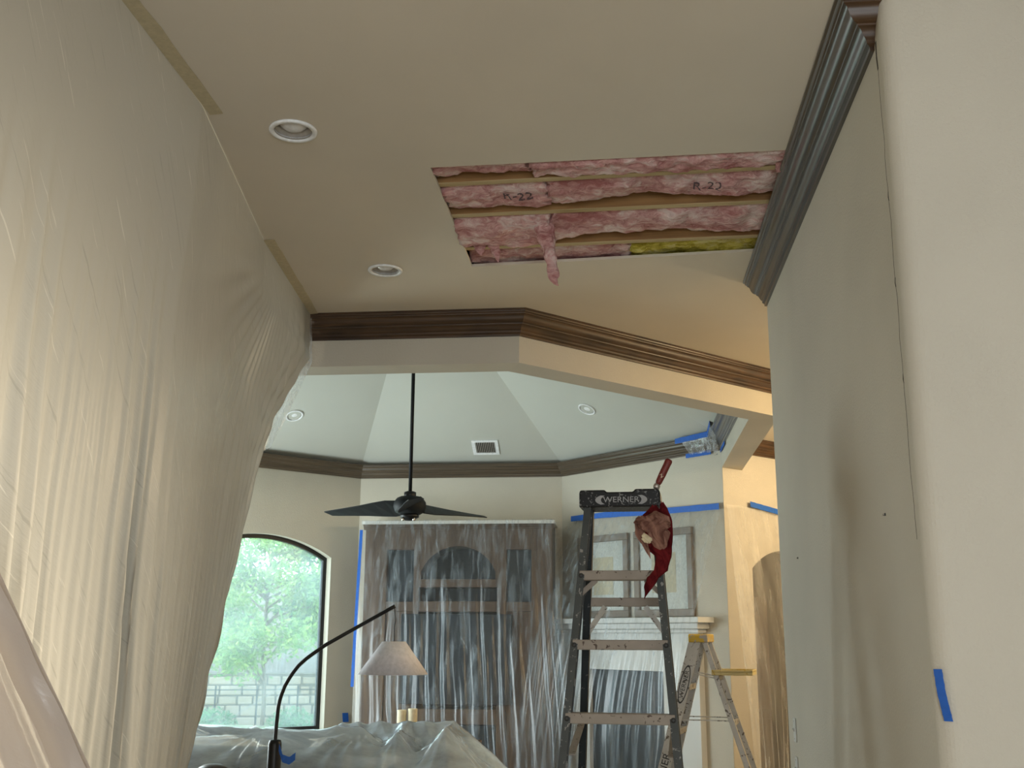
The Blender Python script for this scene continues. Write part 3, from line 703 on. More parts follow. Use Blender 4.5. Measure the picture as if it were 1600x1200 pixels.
# ------------------------------------------------------------------ right slanted wall: pictures, mantel, fireplace
BR0 = Vector(octc(A,3)+(0,)); bd = Vector((SQ,-SQ,0)); bn = Vector((-SQ,-SQ,0))
W = lambda s, d, z: BR0+bd*s+bn*d+Vector((0,0,z))
def wbox(g, s0, s1, d0, d1, z0, z1):
    return g.extr([W(s0,d0,z0),W(s1,d0,z0),W(s1,d0,z1),W(s0,d0,z1)], bn*(d1-d0))
def picture(label, s0, s1, z0, z1):
    t = thing('framed_picture', label, 'picture', W((s0+s1)/2,0,z0), group='framed pictures above the mantel')
    fw = .075
    for a, b, c, d in ((s0,s1,z1-fw,z1),(s0,s1,z0,z0+fw),(s0,s0+fw,z0+fw,z1-fw),(s1-fw,s1,z0+fw,z1-fw)): obj('frame_bar', wbox(G(),a,b,.003,.04,c,d), 'frame_wood', t, bevel=.006)
    obj('mat_board', wbox(G(),s0+fw,s1-fw,.004,.015,z0+fw,z1-fw), 'picture_mat', t)
    m = fw+.17
    obj('print', wbox(G(),s0+m,s1-m,.0155,.0175,z0+m,z1-m), 'picture_art', t)
picture('framed print above the mantel, left one, partly behind the tall ladder', .30, 1.10, 1.865, 2.765)
picture('framed print above the mantel, right one, beside the hanging red rag', 1.19, 2.02, 1.865, 2.765)
mt = thing('fireplace_surround', 'white mantel shelf and fireplace surround behind the clear plastic', 'fireplace', W(1.1,0,0))
obj('mantel_shelf', wbox(G(),-.12,2.25,.0,.24,1.80,1.855), 'white_paint', mt, bevel=.006)
obj('mantel_moulding', wbox(wbox(G(),-.06,2.19,.0,.18,1.74,1.80),-.02,2.15,0,.13,1.70,1.74), 'white_paint', mt, bevel=.01)
obj('breast', wbox(wbox(wbox(G(),.05,.52,0,.08,0,1.70),1.62,2.10,0,.08,0,1.70),.52,1.62,0,.08,1.32,1.70), 'white_paint', mt)
obj('firebox', wbox(G(),.52,1.62,0.002,.03,0,1.32), 'dark_panel', mt)

# ------------------------------------------------------------------ clear plastic drapes
def drape(name, label, top, bot, n, mat, amp, wl, seed, nu, nv, parent=None, cat='plastic sheet', belly=0.0, shear=0.0, group=None):
    n = Vector((n[0],n[1],0)); random.seed(seed); L = sum((Vector(b)-Vector(a)).length for a, b in zip(top, top[1:]))
    ks = [(2*math.pi/(wl*random.uniform(.5,1.7)), random.uniform(0,6.28), random.uniform(.4,1)) for _ in range(5)]
    def pt(u, v):
        a = polyline(top, u); b = polyline(bot, u); p = a.lerp(b, v)
        s = u*L+shear*v+.05*fbm(u*4,v*1.5,seed)
        f = sum(w_*math.sin(k*s+ph) for k, ph, w_ in ks)/2.2
        f = math.copysign(abs(f)**.75, f)
        return p+n*(amp*(.06+.94*v**1.3)*f+belly*math.sin(v*math.pi)+.02*fbm(s*2,v*2,seed+3,3)*min(1,v*5))
    o = obj(name, G().grid(pt, nu, nv), mat, parent, smooth=True)
    if parent is None: tag(o, label, cat, group)
    return o
d1 = drape('plastic_drape', 'clear plastic drape hanging over the wooden media cabinet', [(-2.99,11.995,2.945),(-.79,11.995,2.945)], [(-2.93,11.55,.01),(-.55,11.50,.01)], (0,-1), 'film_drape', .026, .14, 11, 340, 60, group='clear plastic drapes')
d2 = drape('plastic_drape', 'clear plastic drape over the mantel and pictures on the slanted wall', [tuple(W(-.02,.15,2.955)),tuple(W(.14,.035,2.97)),tuple(W(2.42,.035,2.915))], [tuple(W(-.35,.60,.01)),tuple(W(1.1,.75,.01)),tuple(W(2.25,.55,.01))], (-SQ,-SQ), 'film_drape', .030, .14, 21, 340, 60, belly=.22, group='clear plastic drapes')
H = lambda s, d, z: Vector((HO[0]+SQ*s+SQ*d, HO[1]+SQ*s-SQ*d, z))
d3 = drape('plastic_drape', 'warm-lit plastic drape on the hall wall, partly over the dark archway', [tuple(H(-.03,.06,2.95)),tuple(H(.3,.03,2.95)),tuple(H(1.3,.03,2.89))], [tuple(H(-.25,.5,.01)),tuple(H(.1,.45,.01)),tuple(H(.50,.25,.01))], (SQ,-SQ), 'film_hall', .030, .22, 31, 200, 60, group='clear plastic drapes')
# blue tape
def tape(label, pts, wd, n, up=(0,0,1), mat='blue_tape', th=.003, cat='tape', parent=None, name='painters_tape'):
    g = G(); n = Vector(n).normalized(); up = Vector(up)
    fine = [polyline(pts, i/24) for i in range(25)]
    for i in range(24):
        a, b = fine[i], fine[i+1]; wa = wd/2*(1+.12*fbm(i*.6,2,wd)); wb = wd/2*(1+.12*fbm((i+1)*.6,2,wd)); u = up.normalized()
        g.extr([a-u*wa, b-u*wb, b+u*wb, a+u*wa], n*th)
    o = obj(name, g, mat, parent)
    if parent is None: tag(o, label, cat, 'blue painters tape strips')
    return o
tape('long blue tape strip holding the drape over the pictures', [W(.20,.04,2.985),W(.75,.04,2.985),W(1.5,.04,2.955),W(2.40,.04,2.935)], .062, bn)
tape('blue tape strip on the warm-lit hall wall above the archway', [H(.37,.035,2.985),H(.95,.035,2.925)], .055, (SQ,-SQ,0))
tape('tall vertical blue tape strip along the cabinet drape beside the window wall', [(-2.99,11.975,2.83),(-2.985,11.89,2.2),(-2.97,11.74,1.12)], .035, (0,-1,0), up=(1,0,0))
tape('tiny blue tape tab on the wall just right of the arched window', [(-3.225,12.475,.80),(-3.215,12.478,.70)], .075, (SQ,-SQ,0), up=(SQ,SQ,0))
tape('torn blue tape scrap on the rounded corner of the right wall', [(.838,3.113,1.572),(.842,3.109,1.51),(.853,3.103,1.437)], .024, (-SQ,-SQ,0), up=(SQ,-SQ,0))
# plastic patch and tape at the moulding corner
kc = Vector(octc(A,2)+(0,))
K2 = lambda s, p, z: kc-bd*s+bn*p+Vector((0,0,z))       # along the slanted wall, away from the corner
K1 = lambda s, p, z: kc+Vector((0,-s,0))+Vector((-p,0,0))+Vector((0,0,z))
pp = drape('plastic_patch', '', [tuple(K2(.42,.135,3.655)),tuple(K2(.06,.14,3.66)),tuple(K1(.06,.14,3.66)),tuple(K1(.55,.14,3.655))], [tuple(K2(.38,.05,3.50)),tuple(K2(.03,.06,3.49)),tuple(K1(.03,.06,3.44)),tuple(K1(.12,.04,3.49))], (-.9,-.43), 'film_clear', .02, .12, 41, 60, 16, cat='plastic sheet')
tag(pp, 'crumpled plastic patch taped over the crown moulding corner', 'plastic sheet')
tape('blue tape along the top of the moulding patch', [K2(.50,.135,3.645),K2(.04,.14,3.66),K1(.05,.14,3.67),K1(.42,.14,3.70)], .055, bn)
tape('blue tape under the moulding patch on the slanted wall', [K2(.46,.02,3.50),K2(.12,.02,3.50)], .05, bn)
tape('short blue tape on the lower right side of the moulding patch', [K1(.02,.012,3.50),K1(.50,.012,3.50)], .05, (-1,0,0))

# ------------------------------------------------------------------ tall stepladder
LX, LY = -.017, 4.9
def ladder_big():
    t = thing('stepladder', 'tall dark fibreglass stepladder with black top cap and red rag', 'ladder', (LX,LY,0), R(-4.0))
    ft = lambda z: -(2.24-z)*.265-.03                # front rail plane
    rt = lambda z: (2.24-z)*.20+.05
    hw = lambda z: .158+(2.24-z)*.080
    hr = lambda z: .147+(2.24-z)*.064
    for s in (-1, 1):
        g = G()
        z0, z1 = 0.0, 2.245
        # C-shaped rail: web + two flanges
        p, q = Vector((s*hw(z0),ft(z0),z0)), Vector((s*hw(z1),ft(z1),z1))
        g.bar(p, q, .007, .075, (0,1,.0)); 
        for o in (-.034, .034): g.bar(p+Vector((-s*.013,o,0)), q+Vector((-s*.013,o,0)), .030, .007, (0,1,0))
        r = obj('front_rail', g, 'fiberglass', t, world=False)
        for i in range(7):
            z = 2.24-.03-.295*(i+1); obj('rivet', G().lathe([(.004,-.004),(.011,-.003),(.011,.001),(.004,.004)], (s*(hw(z)-.014),ft(z)-.039,z), (0,-1,0), 12), 'logo_black', r, world=False)
        obj('foot', G().box(s*hw(0)-.03,s*hw(0)+.03,ft(0)-.05,ft(0)+.05,0,.05), 'cap_black', r, world=False, bevel=.006)
        g = G(); p, q = Vector((s*hr(0),rt(0),0)), Vector((s*hr(z1),rt(z1),z1)); g.bar(p, q, .034, .05, (0,1,0))
        obj('rear_rail', g, 'fiberglass_dark', t, world=False, bevel=.003)
    for i in range(7):
        z = 2.24-.03-.295*(i+1); h = hw(z)-.006
        tr_ = obj('tread', G().box(-h,h,ft(z)-.036,ft(z)+.036,z-.020,z+.022), 'tread_metal', t, world=False, bevel=.004)
        if i in (0, 6):
            for s in (-1,1): obj('tread_brace', G().bar((s*(h-.002),ft(z-.075),z-.08),(s*(h-.07),ft(z),z-.018), .022,.006,(0,1,0)), 'tread_metal', tr_, world=False)
    for i, z in enumerate((1.81, .98, .45)):
        h = hr(z); obj('rear_bar', G().box(-h,h,rt(z)-.012,rt(z)+.012,z-.02,z+.02), 'tread_metal', t, world=False, bevel=.003)
    for s in (-1,1):
        obj('rear_brace', G().bar((s*hr(1.66),rt(1.66)-.01,1.66),(s*(hr(1.78)-.085),rt(1.80)-.015,1.79), .024,.008,(0,1,0)), 'aluminium', t, world=False)
        z = 1.27; obj('spreader', G().bar((s*(hw(z)-.03),ft(z)+.02,z-.09),(s*(hr(z)),rt(z)-.02,z+.02), .006,.03,(1,0,0)), 'tread_metal', t, world=False)
    # moulded top cap: raised shoulders and a dipped middle
    g = G(); xs = [(-.180,2.300),(-.068,2.300),(-.060,2.290),(.060,2.290),(.068,2.302),(.172,2.302),(.180,2.285),(.182,2.222),(-.184,2.222),(-.184,2.285)]
    g.extr([(x,-.085,z) for x, z in xs], (0,.20,0))
    cap = obj('top_cap', g, 'cap_black', t, world=False, bevel=.006)
    tg = text_geo('WERNER', .036, .0006); tg.v = [(x*1.12+.006, -.0866+.0, 2.254+y) for x, y, z in tg.v] if False else [(x*1.12+.006, -.0858-z, 2.254+y) for x, y, z in tg.v]
    obj('lettering', tg, 'logo_grey', cap, world=False)
    for s in (-1, 1):
        g = G(); N = 10; o_ = []; i_ = []
        for k in range(N+1):
            a = R(-52+104*k/N); o_.append((.006+s*(.052+.068*math.cos(a)*.95), -.0853, 2.254+.026*math.sin(a))); i_.append((.006+s*(.046+.045*math.cos(a)), -.0853, 2.254+.024*math.sin(a)))
        for k in range(N): g.extr([o_[k],o_[k+1],i_[k+1],i_[k]], (0,-.001,0))
        obj('logo_crescent', g, 'logo_grey', cap, world=False)
    return t
ladder_big()
# rag hung over the cap, right end
def rag():
    t = thing('rag', 'dark red and dusty pink cloth rag slung from the tall ladder cap', 'rag', (.115,4.74,1.80))
    def blob(pts, ws, seed, ny=.55):
        def pt(u, v):
            p = polyline(pts, v); i = v*(len(ws)-1); k = min(len(ws)-2, int(i)); wd = lerp(ws[k], ws[k+1], i-k); a = 2*math.pi*u
            q_ = a+.9*math.sin(v*5+seed)+.4*math.sin(v*11+seed*2); f = .92+.15*math.sin(q_*3+seed)+.09*math.sin(q_*5+v*7)+.05*math.sin(q_*11+v*4)+.14*fbm(math.cos(a)*.8+seed, math.sin(a)*.8, v*2.4, 2); f *= min(1, .25+6*v)*min(1, .2+8*(1-v))
            return p+Vector((math.cos(a)*wd*f, math.sin(a)*wd*ny*f, .004*math.sin(a*2+seed)))
        return G().grid(pt, 96, 50)
    obj('red_tail', blob([(.128,4.79,2.225),(.115,4.735,2.14),(.13,4.72,2.03),(.165,4.71,1.99),(.15,4.70,1.93),(.112,4.70,1.90),(.09,4.69,1.85),(.075,4.69,1.815)], [.03,.055,.042,.045,.030,.028,.026,.004], 2), 'red_cloth', t, smooth=True)
    obj('red_edge', blob([(.165,4.80,2.24),(.182,4.77,2.16),(.185,4.73,2.06),(.183,4.72,1.96)], [.018,.022,.020,.010], 7), 'red_cloth', t, smooth=True)
    obj('pink_fold', blob([(.13,4.735,2.19),(.135,4.71,2.13),(.145,4.70,2.06),(.155,4.70,2.02)], [.045,.062,.045,.02], 4), 'pink_cloth', t, smooth=True)
    obj('pink_knot', blob([(.065,4.735,2.17),(.082,4.70,2.13),(.10,4.70,2.10)], [.02,.040,.018], 9), 'pink_cloth', t, smooth=True)
    obj('pale_patch', blob([(.078,4.685,2.09),(.092,4.678,2.065),(.098,4.678,2.05)], [.008,.022,.012], 12), 'candle_wax', t, smooth=True)
    obj('hanging_loop', blob([(.055,4.74,2.16),(.065,4.71,2.08),(.092,4.70,2.02),(.105,4.70,1.985)], [.018,.022,.014,.004], 15), 'pink_cloth', t, smooth=True)
rag()
# scraper stuck in the cap
sc = thing('scraper', 'red-handled scraper sticking up out of the tall ladder cap', 'tool', (.128,4.84,2.285))
a = Vector((.128,4.84,2.285)); b = Vector((.205,4.84,2.44)); dv = (b-a).normalized()
obj('blade', G().bar(a-dv*.03, a+dv*.03, .004, .004), 'chrome', sc)
obj('ferrule', G().lathe([(.010,0),(.016,.004),(.015,.020),(.012,.024)], a+dv*.022, dv, 16), 'ferrule', sc, smooth=True)
obj('handle', G().lathe([(.011,0),(.0145,.012),(.0165,.05),(.0165,.10),(.0175,.118),(.014,.126),(.006,.128)], a+dv*.044, dv, 18), 'red_handle', sc, smooth=True)
g = text_geo('Z', .022, .0004); rot = Matrix.Rotation(R(-28), 3, 'Y')
g.v = [tuple(a+dv*.085+rot @ Vector((x,-z,y))+Vector((0,-.0172,0))) for x, y, z in g.v]; obj('lettering', g, 'candle_wax', sc)
# red-and-black drill on the fourth tread
dl = thing('drill', 'red and black power tool resting on a low tread of the tall ladder', 'tool', (.02,4.56,1.08))
g = G(); zt = 2.24-.03-.295*4+.022
obj('body', G().tube([(-.045,4.58,zt+.035),(-.02,4.58,zt+.042),(.03,4.58,zt+.040),(.055,4.58,zt+.034)], [.018,.030,.030,.016], 16), 'red_handle', dl, smooth=True)
obj('chuck', G().tube([(.05,4.58,zt+.035),(.085,4.58,zt+.032)], [.014,.009], 12), 'logo_black', dl, smooth=True)
obj('battery_base', G().box(-.05,.02,4.555,4.605,zt+.0005,zt+.022), 'logo_black', dl, bevel=.004)

# ------------------------------------------------------------------ small aluminium stepladder, seen from its side
def ladder_small():
    ang = R(-101)
    t = thing('stepladder', 'small aluminium stepladder with yellow top and paint shelf', 'ladder', (.50,7.4,0), ang)
    ft = lambda z: -(1.64-z)*.27-.035
    rt = lambda z: (1.64-z)*.32+.02
    hw = lambda z: .15+(1.64-z)*.075
    hr = lambda z: .13+(1.64-z)*.06
    rails = {}
    for s in (-1, 1):
        p, q = Vector((s*hw(0),ft(0),0)), Vector((s*hw(1.65),ft(1.65),1.65)); g = G()
        g.bar(p, q, .006, .075, (0,1,0))
        for o in (-.034,.034): g.bar(p+Vector((-s*.012,o,0)), q+Vector((-s*.012,o,0)), .025, .006, (0,1,0))
        rails[s] = obj('front_rail', g, 'aluminium', t, world=False)
        obj('foot', G().box(s*hw(0)-.03,s*hw(0)+.03,ft(0)-.05,ft(0)+.05,0,.05), 'yellow_plastic', rails[s], world=False, bevel=.006)
        g = G(); g.bar((s*hr(0),rt(0),0), (s*hr(1.65),rt(1.65),1.65), .022, .034, (0,1,0)); obj('rear_rail', g, 'aluminium', t, world=False, bevel=.003)
    for i in range(5):
        z = 1.64-.02-.28*(i+1); h = hw(z)-.004
        obj('tread', G().box(-h,h,ft(z)-.038,ft(z)+.038,z-.018,z+.018), 'aluminium', t, world=False, bevel=.003)
    for z in (1.40, 1.12, .735, .45):
        h = hr(z); obj('rear_bar', G().box(-h,h,rt(z)-.010,rt(z)+.010,z-.016,z+.016), 'aluminium', t, world=False, bevel=.003)
    for s in (-1, 1):
        z = 1.14; obj('spreader', G().bar((s*(hw(z)-.02),ft(z)+.03,z),(s*hr(z),rt(z)-.01,z), .006,.028,(1,0,0)), 'aluminium', t, world=False)
        z = 1.41; obj('shelf_link', G().bar((s*(hw(z)-.03),ft(z)+.03,z+.02),(s*hr(z),rt(z)-.01,z-.01), .006,.016,(1,0,0)), 'aluminium', t, world=False)
    g = G(); g.extr([(x,-.075,z) for x, z in ((-.175,1.625),(.175,1.625),(.18,1.668),(.165,1.678),(-.165,1.678),(-.18,1.668))], (0,.125,0))
    obj('top_cap', g, 'yellow_cap', t, world=False, bevel=.006)
    z = 1.435; y = rt(z)
    g = G().box(-.17,.17,y-.02,y+.24,z-.016,z+.004)
    for a in ((-.17,.17,y+.225,y+.24),(-.17,-.155,y-.02,y+.24),(.155,.17,y-.02,y+.24)): g.box(a[0],a[1],a[2],a[3],z+.004,z+.018)
    obj('paint_shelf', g, 'yellow_tray', t, world=False, bevel=.004)
    # printed side of the rail that faces the room entrance: oval emblem and block lettering
    s = 1
    def on_rail(z, w, off=.0045): c = Vector((s*hw(z), ft(z), z)); return c
    for zc, txt, size in ((1.36,'WERNER',.045), (.80,'WERNER',.07)):
        c0 = Vector((s*hw(zc),ft(zc),zc)); ax = (Vector((s*hw(zc+.1),ft(zc+.1),zc+.1))-c0).normalized(); nn = Vector((s,0,0)); nn = (nn-ax*nn.dot(ax)).normalized(); sd = ax.cross(nn)*1.0
        tg = text_geo(txt, size, .0004); tg.v = [tuple(c0+ax*x-sd*y*.9+nn*(.0052+z_)) for x, y, z_ in tg.v]
        obj('lettering', tg, 'logo_black', rails[s], world=False)
        if zc > 1.2:
            g = G(); N = 28
            for k in range(N):
                a0, a1 = 2*math.pi*k/N, 2*math.pi*(k+1)/N; f = lambda a, e: tuple(c0+ax*(.125-e)*math.cos(a)+sd*(.030-e*.5)*math.sin(a)+nn*.0046)
                g.extr([f(a0,0),f(a1,0),f(a1,.012),f(a0,.012)], nn*.0008)
            obj('emblem_ring', g, 'logo_black', rails[s], world=False)
ladder_small()

# ------------------------------------------------------------------ arc floor lamp
lp = thing('floor_lamp', 'black arc floor lamp with a pale cone shade', 'lamp', (-2.455,7.6,0))
arm = [(-2.456,7.6,.90),(-2.452,7.6,1.05),(-2.446,7.6,1.16),(-2.434,7.6,1.229),(-2.405,7.6,1.31),(-2.364,7.6,1.382),(-2.315,7.6,1.447),(-2.254,7.6,1.501),(-2.13,7.6,1.588),(-1.984,7.6,1.669),(-1.635,7.6,1.861)]
obj('arm', G().tube([polyline(arm, i/40) for i in range(41)], .0135, 12), 'black_metal', lp, smooth=True)
obj('post', G().lathe([(.055,0),(.052,.3),(.046,.90),(.040,.925),(.015,.93)], (-2.455,7.6,.02), seg=24), 'black_metal', lp, smooth=True)
obj('base', G().lathe([(.17,0),(.17,.012),(.155,.02),(.05,.025)], (-2.455,7.6,0), seg=36), 'black_metal', lp, smooth=True)
cord = [(-1.638,7.6,1.855),(-1.633,7.6,1.80),(-1.626,7.6,1.77),(-1.636,7.6,1.72),(-1.632,7.6,1.66),(-1.634,7.6,1.61)]
obj('cord', G().tube([polyline(cord, i/16) for i in range(17)], .0035, 8), 'black_metal', lp, smooth=True)
sh = obj('lamp_shade', G().lathe([(.082,.222),(.080,.222),(.240,.0),(.244,.0)], (-1.634,7.6,1.395), seg=56, closed=True), 'shade_fabric', lp, smooth=True)
obj('shade_spider', G().tube([(-1.714,7.6,1.61),(-1.554,7.6,1.61)], .003, 6).tube([(-1.634,7.52,1.61),(-1.634,7.68,1.61)], .003, 6), 'chrome', sh)
obj('bulb', G().lathe([(.005,0),(.025,.015),(.03,.035),(.014,.07),(.013,.11)], (-1.634,7.6,1.49), seg=16), 'bulb_glass', lp, smooth=True)
tape('crumpled blue tape on the lamp post', [(-2.41,7.555,.90),(-2.38,7.55,.83),(-2.33,7.55,.815),(-2.29,7.55,.845)], .05, (0,-1,0))

# ------------------------------------------------------------------ furniture under plastic
sf = thing('sofa', 'dark sofa under the bright plastic dust cover by the window', 'sofa', (-2.75,9.0,0))
obj('seat', G().box(-3.55,-1.95,8.75,9.55,.12,.42), 'sofa_cloth', sf, bevel=.05)
obj('backrest', G().box(-3.55,-1.95,8.55,8.80,.12,.79), 'leather', sf, bevel=.06)
for a in (-3.70,-2.0): obj('armrest', G().box(a,a+.2,8.6,9.55,.10,.62), 'leather', sf, bevel=.05)
for a in (-3.5,-2.05):
    for b in (8.65,9.45): obj('leg', G().box(a,a+.05,b,b+.05,0,.13), 'door_wood', sf)
tb = thing('side_table', 'dark wooden side table under the right end of the plastic cover', 'table', (-1.55,8.75,0))
obj('table_top', G().box(-1.80,-1.42,8.6,9.0,.70,.74), 'door_wood', tb, bevel=.005)
obj('drawer_box', G().box(-1.77,-1.45,8.63,8.97,.50,.70), 'door_wood', tb, bevel=.004)
for a in (-1.78,-1.48):
    for b in (8.62,8.94): obj('leg', G().box(a,a+.04,b,b+.04,0,.50), 'door_wood', tb)
SUP = [((-3.66,8.72),(-3.45,8.72),.88,.35),((-3.45,8.68),(-2.30,8.66),.935,.6),((-2.30,8.66),(-2.10,8.66),.95,.7),((-1.80,8.6),(-1.80,9.0),.935,1.1),((-1.42,8.6),(-1.42,9.0),.965,1.0),((-1.80,8.98),(-1.42,8.98),.955,.9),((-3.6,9.5),(-2.0,9.5),.66,.5),((-2.35,9.02),(-1.42,9.02),.965,.8)]
PEAKS = [(-1.80,8.6,13,.011),(-1.42,8.6,11,.012),(-2.12,8.64,13,.011),(-2.9,8.66,13,.009),(-3.5,8.7,11,.009)]
def seg_d(p, a, b):
    ax, ay = a; bx, by = b; dx, dy = bx-ax, by-ay; t = max(0, min(1, ((p[0]-ax)*dx+(p[1]-ay)*dy)/(dx*dx+dy*dy+1e-9)))
    return math.hypot(p[0]-ax-t*dx, p[1]-ay-t*dy)
def cover_pt(u, v):
    x = lerp(-4.1, -.95, u); y = lerp(8.05, 9.95, v)
    z = .0; acc = 0
    for a, b, h, k in SUP:
        d = seg_d((x,y), a, b); hh = h-k*d-.25*k*d*d*0; acc += math.exp(hh*26)
    acc += math.exp((.89-.09*abs(y-9.5)-.55*max(0, x+3.25))*26)
    z = math.log(acc)/26
    if y < 8.5: z *= 1-((8.5-y)/.45)**2.2*.97      # hem falls to the floor in front
    z += .012*fbm(x*1.6,y*1.6,4,2)+.004*math.sin((x*.9+y*.5)*34+4*fbm(x*1.2,y*1.2,1,2))*max(0,min(1,(.95-z)*3))
    for px_, py_, nf, am in PEAKS:
        r = math.hypot(x-px_, y-py_); an = math.atan2(y-py_, x-px_); fz = math.sin(an*nf+1.5*math.sin(an*3)+px_*7); z += am*math.copysign(abs(fz)**1.5, fz)*math.exp(-((r-.28)/.22)**2)
    z = max(z, .02)
    return Vector((x, y, z))
cv_ = obj('plastic_cover', G().grid(cover_pt, 220, 130), 'film_cover', smooth=True)
tag(cv_, 'shiny clear plastic dust cover draped over the furniture below the window', 'plastic sheet')
# console behind, with two candles
cs = thing('console_table', 'low wooden console behind the covered furniture holding two candles', 'table', (-2.0,10.4,0))
obj('table_top', G().box(-2.6,-1.4,10.25,10.6,.66,.70), 'door_wood', cs, bevel=.005)
for a in (-2.58,-1.46):
    for b in (10.27,10.54): obj('leg', G().box(a,a+.05,b,b+.05,0,.66), 'door_wood', cs)
for x, h, lb in ((-2.14,.275,'left cream pillar candle beyond the plastic cover'),(-2.035,.288,'right cream pillar candle, slightly taller, beyond the plastic cover')):
    c = thing('pillar_candle', lb, 'candle', (x,10.4,.70), group='cream pillar candles')
    obj('wax', G().lathe([(.044,0),(.045,.004),(.045,h-.006),(.041,h),(.01,h-.006)], (x,10.4,.7005), seg=28), 'candle_wax', c, smooth=False)
    obj('wick', G().tube([(x,10.4,.70+h-.006),(x+.002,10.4,.70+h+.006)], .0015, 6), 'logo_black', c)
ot = obj('ottoman', G().lathe([(.02,0),(.14,.01),(.15,.03),(.05,.06),(.035,.30),(.04,.60),(.10,.63),(.115,.67),(.105,.72),(.06,.745),(.01,.75)], (-3.0,7.88,0), seg=28), 'leather', smooth=True)
tag(ot, 'dark rounded leather stool at the bottom left of the plastic cover', 'stool')

# ------------------------------------------------------------------ details on the right wall
def plate(label, y, z):
    t = thing('switch_plate', label, 'switch', (WX,y,z), group='switch plates on the right wall')
    obj('plate', G().box(WX-.006,WX,y-.036,y+.036,z-.058,z+.058), 'white_plastic', t, bevel=.003)
    obj('toggle', G().bar((WX-.006,y,z-.006),(WX-.016,y,z+.008), .010, .010), 'white_plastic', t)
    for dz in (-.042,.042): obj('screw', G().lathe([(.003,0),(.003,.0015)], (WX-.006,y,z+dz), (-1,0,0), 8), 'chrome', t)
plate('upper switch plate near the far edge of the right wall', 5.74, 1.205)
plate('lower switch plate near the far edge of the right wall', 5.74, 1.02)
for lb, y, z in (('small dark wall anchor on the right wall near its far edge', 5.356, 2.032), ('small dark wall anchor on the right wall nearer the rounded corner', 3.542, 2.04)):
    t = thing('wall_anchor', lb, 'wall anchor', (WX,y,z), group='wall anchors')
    obj('plug', G().lathe([(.004,-.004),(.005,.001),(.004,.003)], (WX,y-.004,z), (-1,0,0), 10), 'logo_black', t)
    obj('screw', G().lathe([(.003,-.004),(.004,.003),(.003,.006)], (WX,y+.006,z), (-1,0,0), 10), 'chrome', t)

# ------------------------------------------------------------------ the garden behind the arched window
struct('ground', G().box(-14, -2.2, 14.45, 26, -.3, -.1).box(-14,-5.45,9.5,14.5,-.3,-.1), 'grass')
ve = Vector((.949,.316,0)); vd = Vector((-.316,.949,0)); B0 = Vector((-5.75,17.6,-.1))
sw = thing('stone_wall', 'low rough stone garden wall outside the arched window', 'wall', B0)
random.seed(3); z = -.1
obj('mortar', G().extr([B0-ve*3.2+vd*.04, B0+ve*3.2+vd*.04, B0+ve*3.2+vd*.3, B0-ve*3.2+vd*.3], (0,0,1.15)), 'mortar_dark', sw)
for r_ in range(7):
    h = random.uniform(.13,.19); s = -2.2+random.uniform(-.2,0)
    while s < 2.2:
        wd = random.uniform(.18,.40); p = B0+ve*(s+.012)+Vector((0,0,z-B0.z+.01)); j = random.uniform(-.03,.02)
        q = p+ve*(wd-.024); g = G().extr([p+vd*(.02+j), q+vd*(.02+j), q+vd*.2, p+vd*.2], (0,0,h-.02))
        obj('stone', g, 'stone', sw, bevel=.02); s += wd
    z += h
F0 = B0+vd*1.0
fe = thing('board_fence', 'weathered vertical board fence behind the garden tree', 'fence', F0)
random.seed(9)
for i in range(34):
    s = -2.6+.155*i; h = 2.75+random.uniform(-.03,.03); p = F0+ve*s; q = p+ve*.1545; j = vd*random.uniform(0,.02)
    obj('plank', G().extr([p+j,q+j,q+j+vd*.02,p+j+vd*.02], (0,0,h)), 'fence_wood', fe)
for zz in (.9,2.2): obj('fence_rail', G().bar(F0-ve*2.7+vd*.06+Vector((0,0,zz)), F0+ve*2.7+vd*.06+Vector((0,0,zz)), .04,.09), 'fence_wood', fe)
I0 = B0-vd*.9
ir = thing('iron_fence', 'thin dark iron garden fence in front of the stone wall', 'fence', I0)
for i in range(6): obj('post', G().bar(I0+ve*(-1.5+.62*i), I0+ve*(-1.5+.62*i)+Vector((0,0,1.0)), .022,.022), 'iron', ir)
for zz in (.94,.12): obj('rail', G().bar(I0-ve*1.6+Vector((0,0,zz)), I0+ve*1.75+Vector((0,0,zz)), .016,.016), 'iron', ir)
obj('brace', G().bar(I0+ve*-.85+Vector((0,0,.4)), I0+ve*.15+Vector((0,0,1.0)), .02,.02), 'fence_wood', ir)
tr_ = thing('tree', 'leafy light green garden tree filling the arched window', 'tree', (-5.4,16.0,-.1))
t0 = Vector((-5.4,16.0,-.1)); random.seed(12)
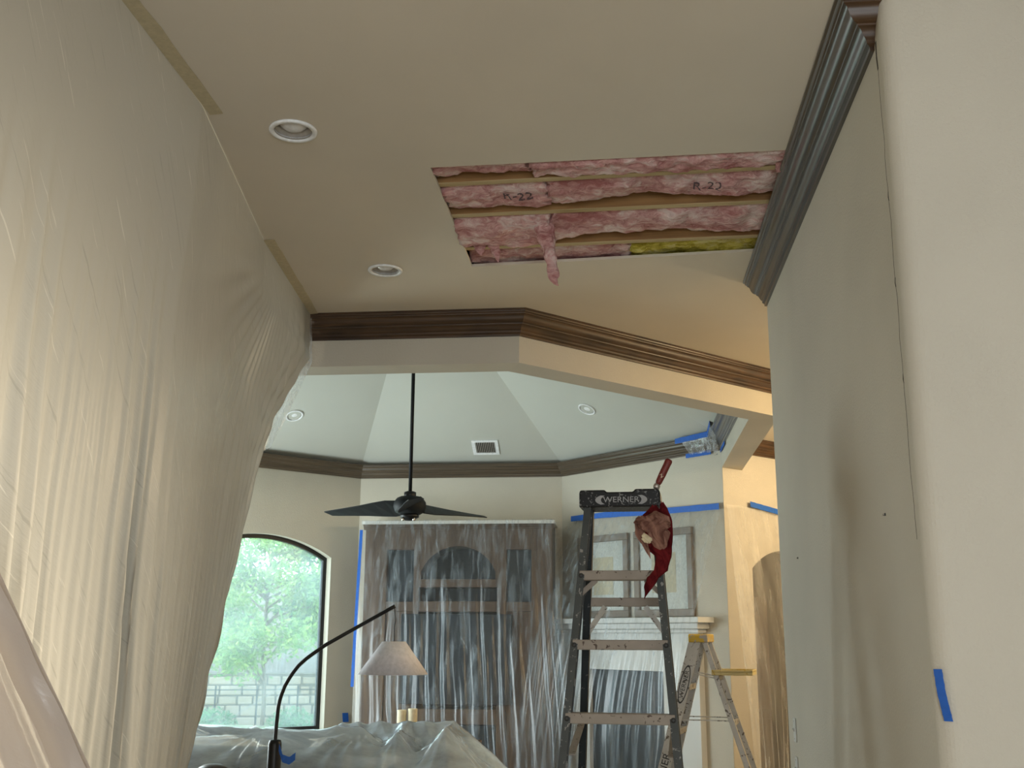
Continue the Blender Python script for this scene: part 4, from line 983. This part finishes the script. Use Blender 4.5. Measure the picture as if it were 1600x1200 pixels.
obj('trunk', G().tube([t0, t0+Vector((.03,0,.8)), t0+Vector((-.05,.05,1.6)), t0+Vector((0,0,2.6)), t0+Vector((.05,0,3.4))], [.035,.03,.028,.02,.010], 10), 'bark', tr_, smooth=True)
tips = []
for i in range(34):
    a = random.uniform(0,6.28); zb = random.uniform(1.0,3.1); ln = random.uniform(.6,1.5)*(1.15-.2*abs(zb-1.9)); b = t0+Vector((0,0,zb)); c = b+Vector((math.cos(a)*ln, math.sin(a)*ln, random.uniform(.1,.6))); m = b.lerp(c,.5)+Vector((0,0,.08))
    obj('branch', G().tube([b,m,c], [.018,.011,.004], 6), 'bark', tr_); tips += [b.lerp(c,k) for k in (.45,.6,.75,.9,1.0)]
g = G()
def leaf(g, p, s):
    n = Vector((random.gauss(0,1),random.gauss(0,1),random.gauss(0,1)+.8)).normalized(); u = n.orthogonal().normalized(); u.rotate(Matrix.Rotation(random.uniform(0,6.28),3,n)); v_ = n.cross(u)
    g.add([p-u*s, p-u*s*.2+v_*s*.45-n*s*.1, p+u*s, p-u*s*.2-v_*s*.45-n*s*.1], [(0,1,2),(0,2,3)])
for i in range(12000):
    c = random.choice(tips); leaf(g, c+Vector((random.gauss(0,.15),random.gauss(0,.15),random.gauss(0,.11))), random.uniform(.035,.062))
lf = obj('foliage', g, 'leaves', tr_); lf['kind'] = 'stuff'
for lb, p, r_ in (('blue-green garden shrub at the bottom left of the arched window', Vector((-6.1,15.9,-.1)), .42), ('rounded garden shrub at the bottom middle of the arched window', Vector((-5.0,16.2,-.1)), .40)):
    sb = thing('shrub', lb, 'shrub', p, group='garden shrubs'); g = G(); st = G()
    for i in range(9):
        a = random.uniform(0,6.28); st.tube([p, p+Vector((math.cos(a)*r_*.6, math.sin(a)*r_*.6, random.uniform(.3,.6)))], [.012,.004], 5)
    obj('stems', st, 'bark', sb)
    for i in range(1500):
        q = Vector((random.gauss(0,1),random.gauss(0,1),random.gauss(0,1))).normalized()*random.random()**.4
        leaf(g, p+Vector((q.x*r_, q.y*r_, .38+q.z*.36)), random.uniform(.025,.045))
    lf = obj('foliage', g, 'shrub_leaves', sb); lf['kind'] = 'stuff'
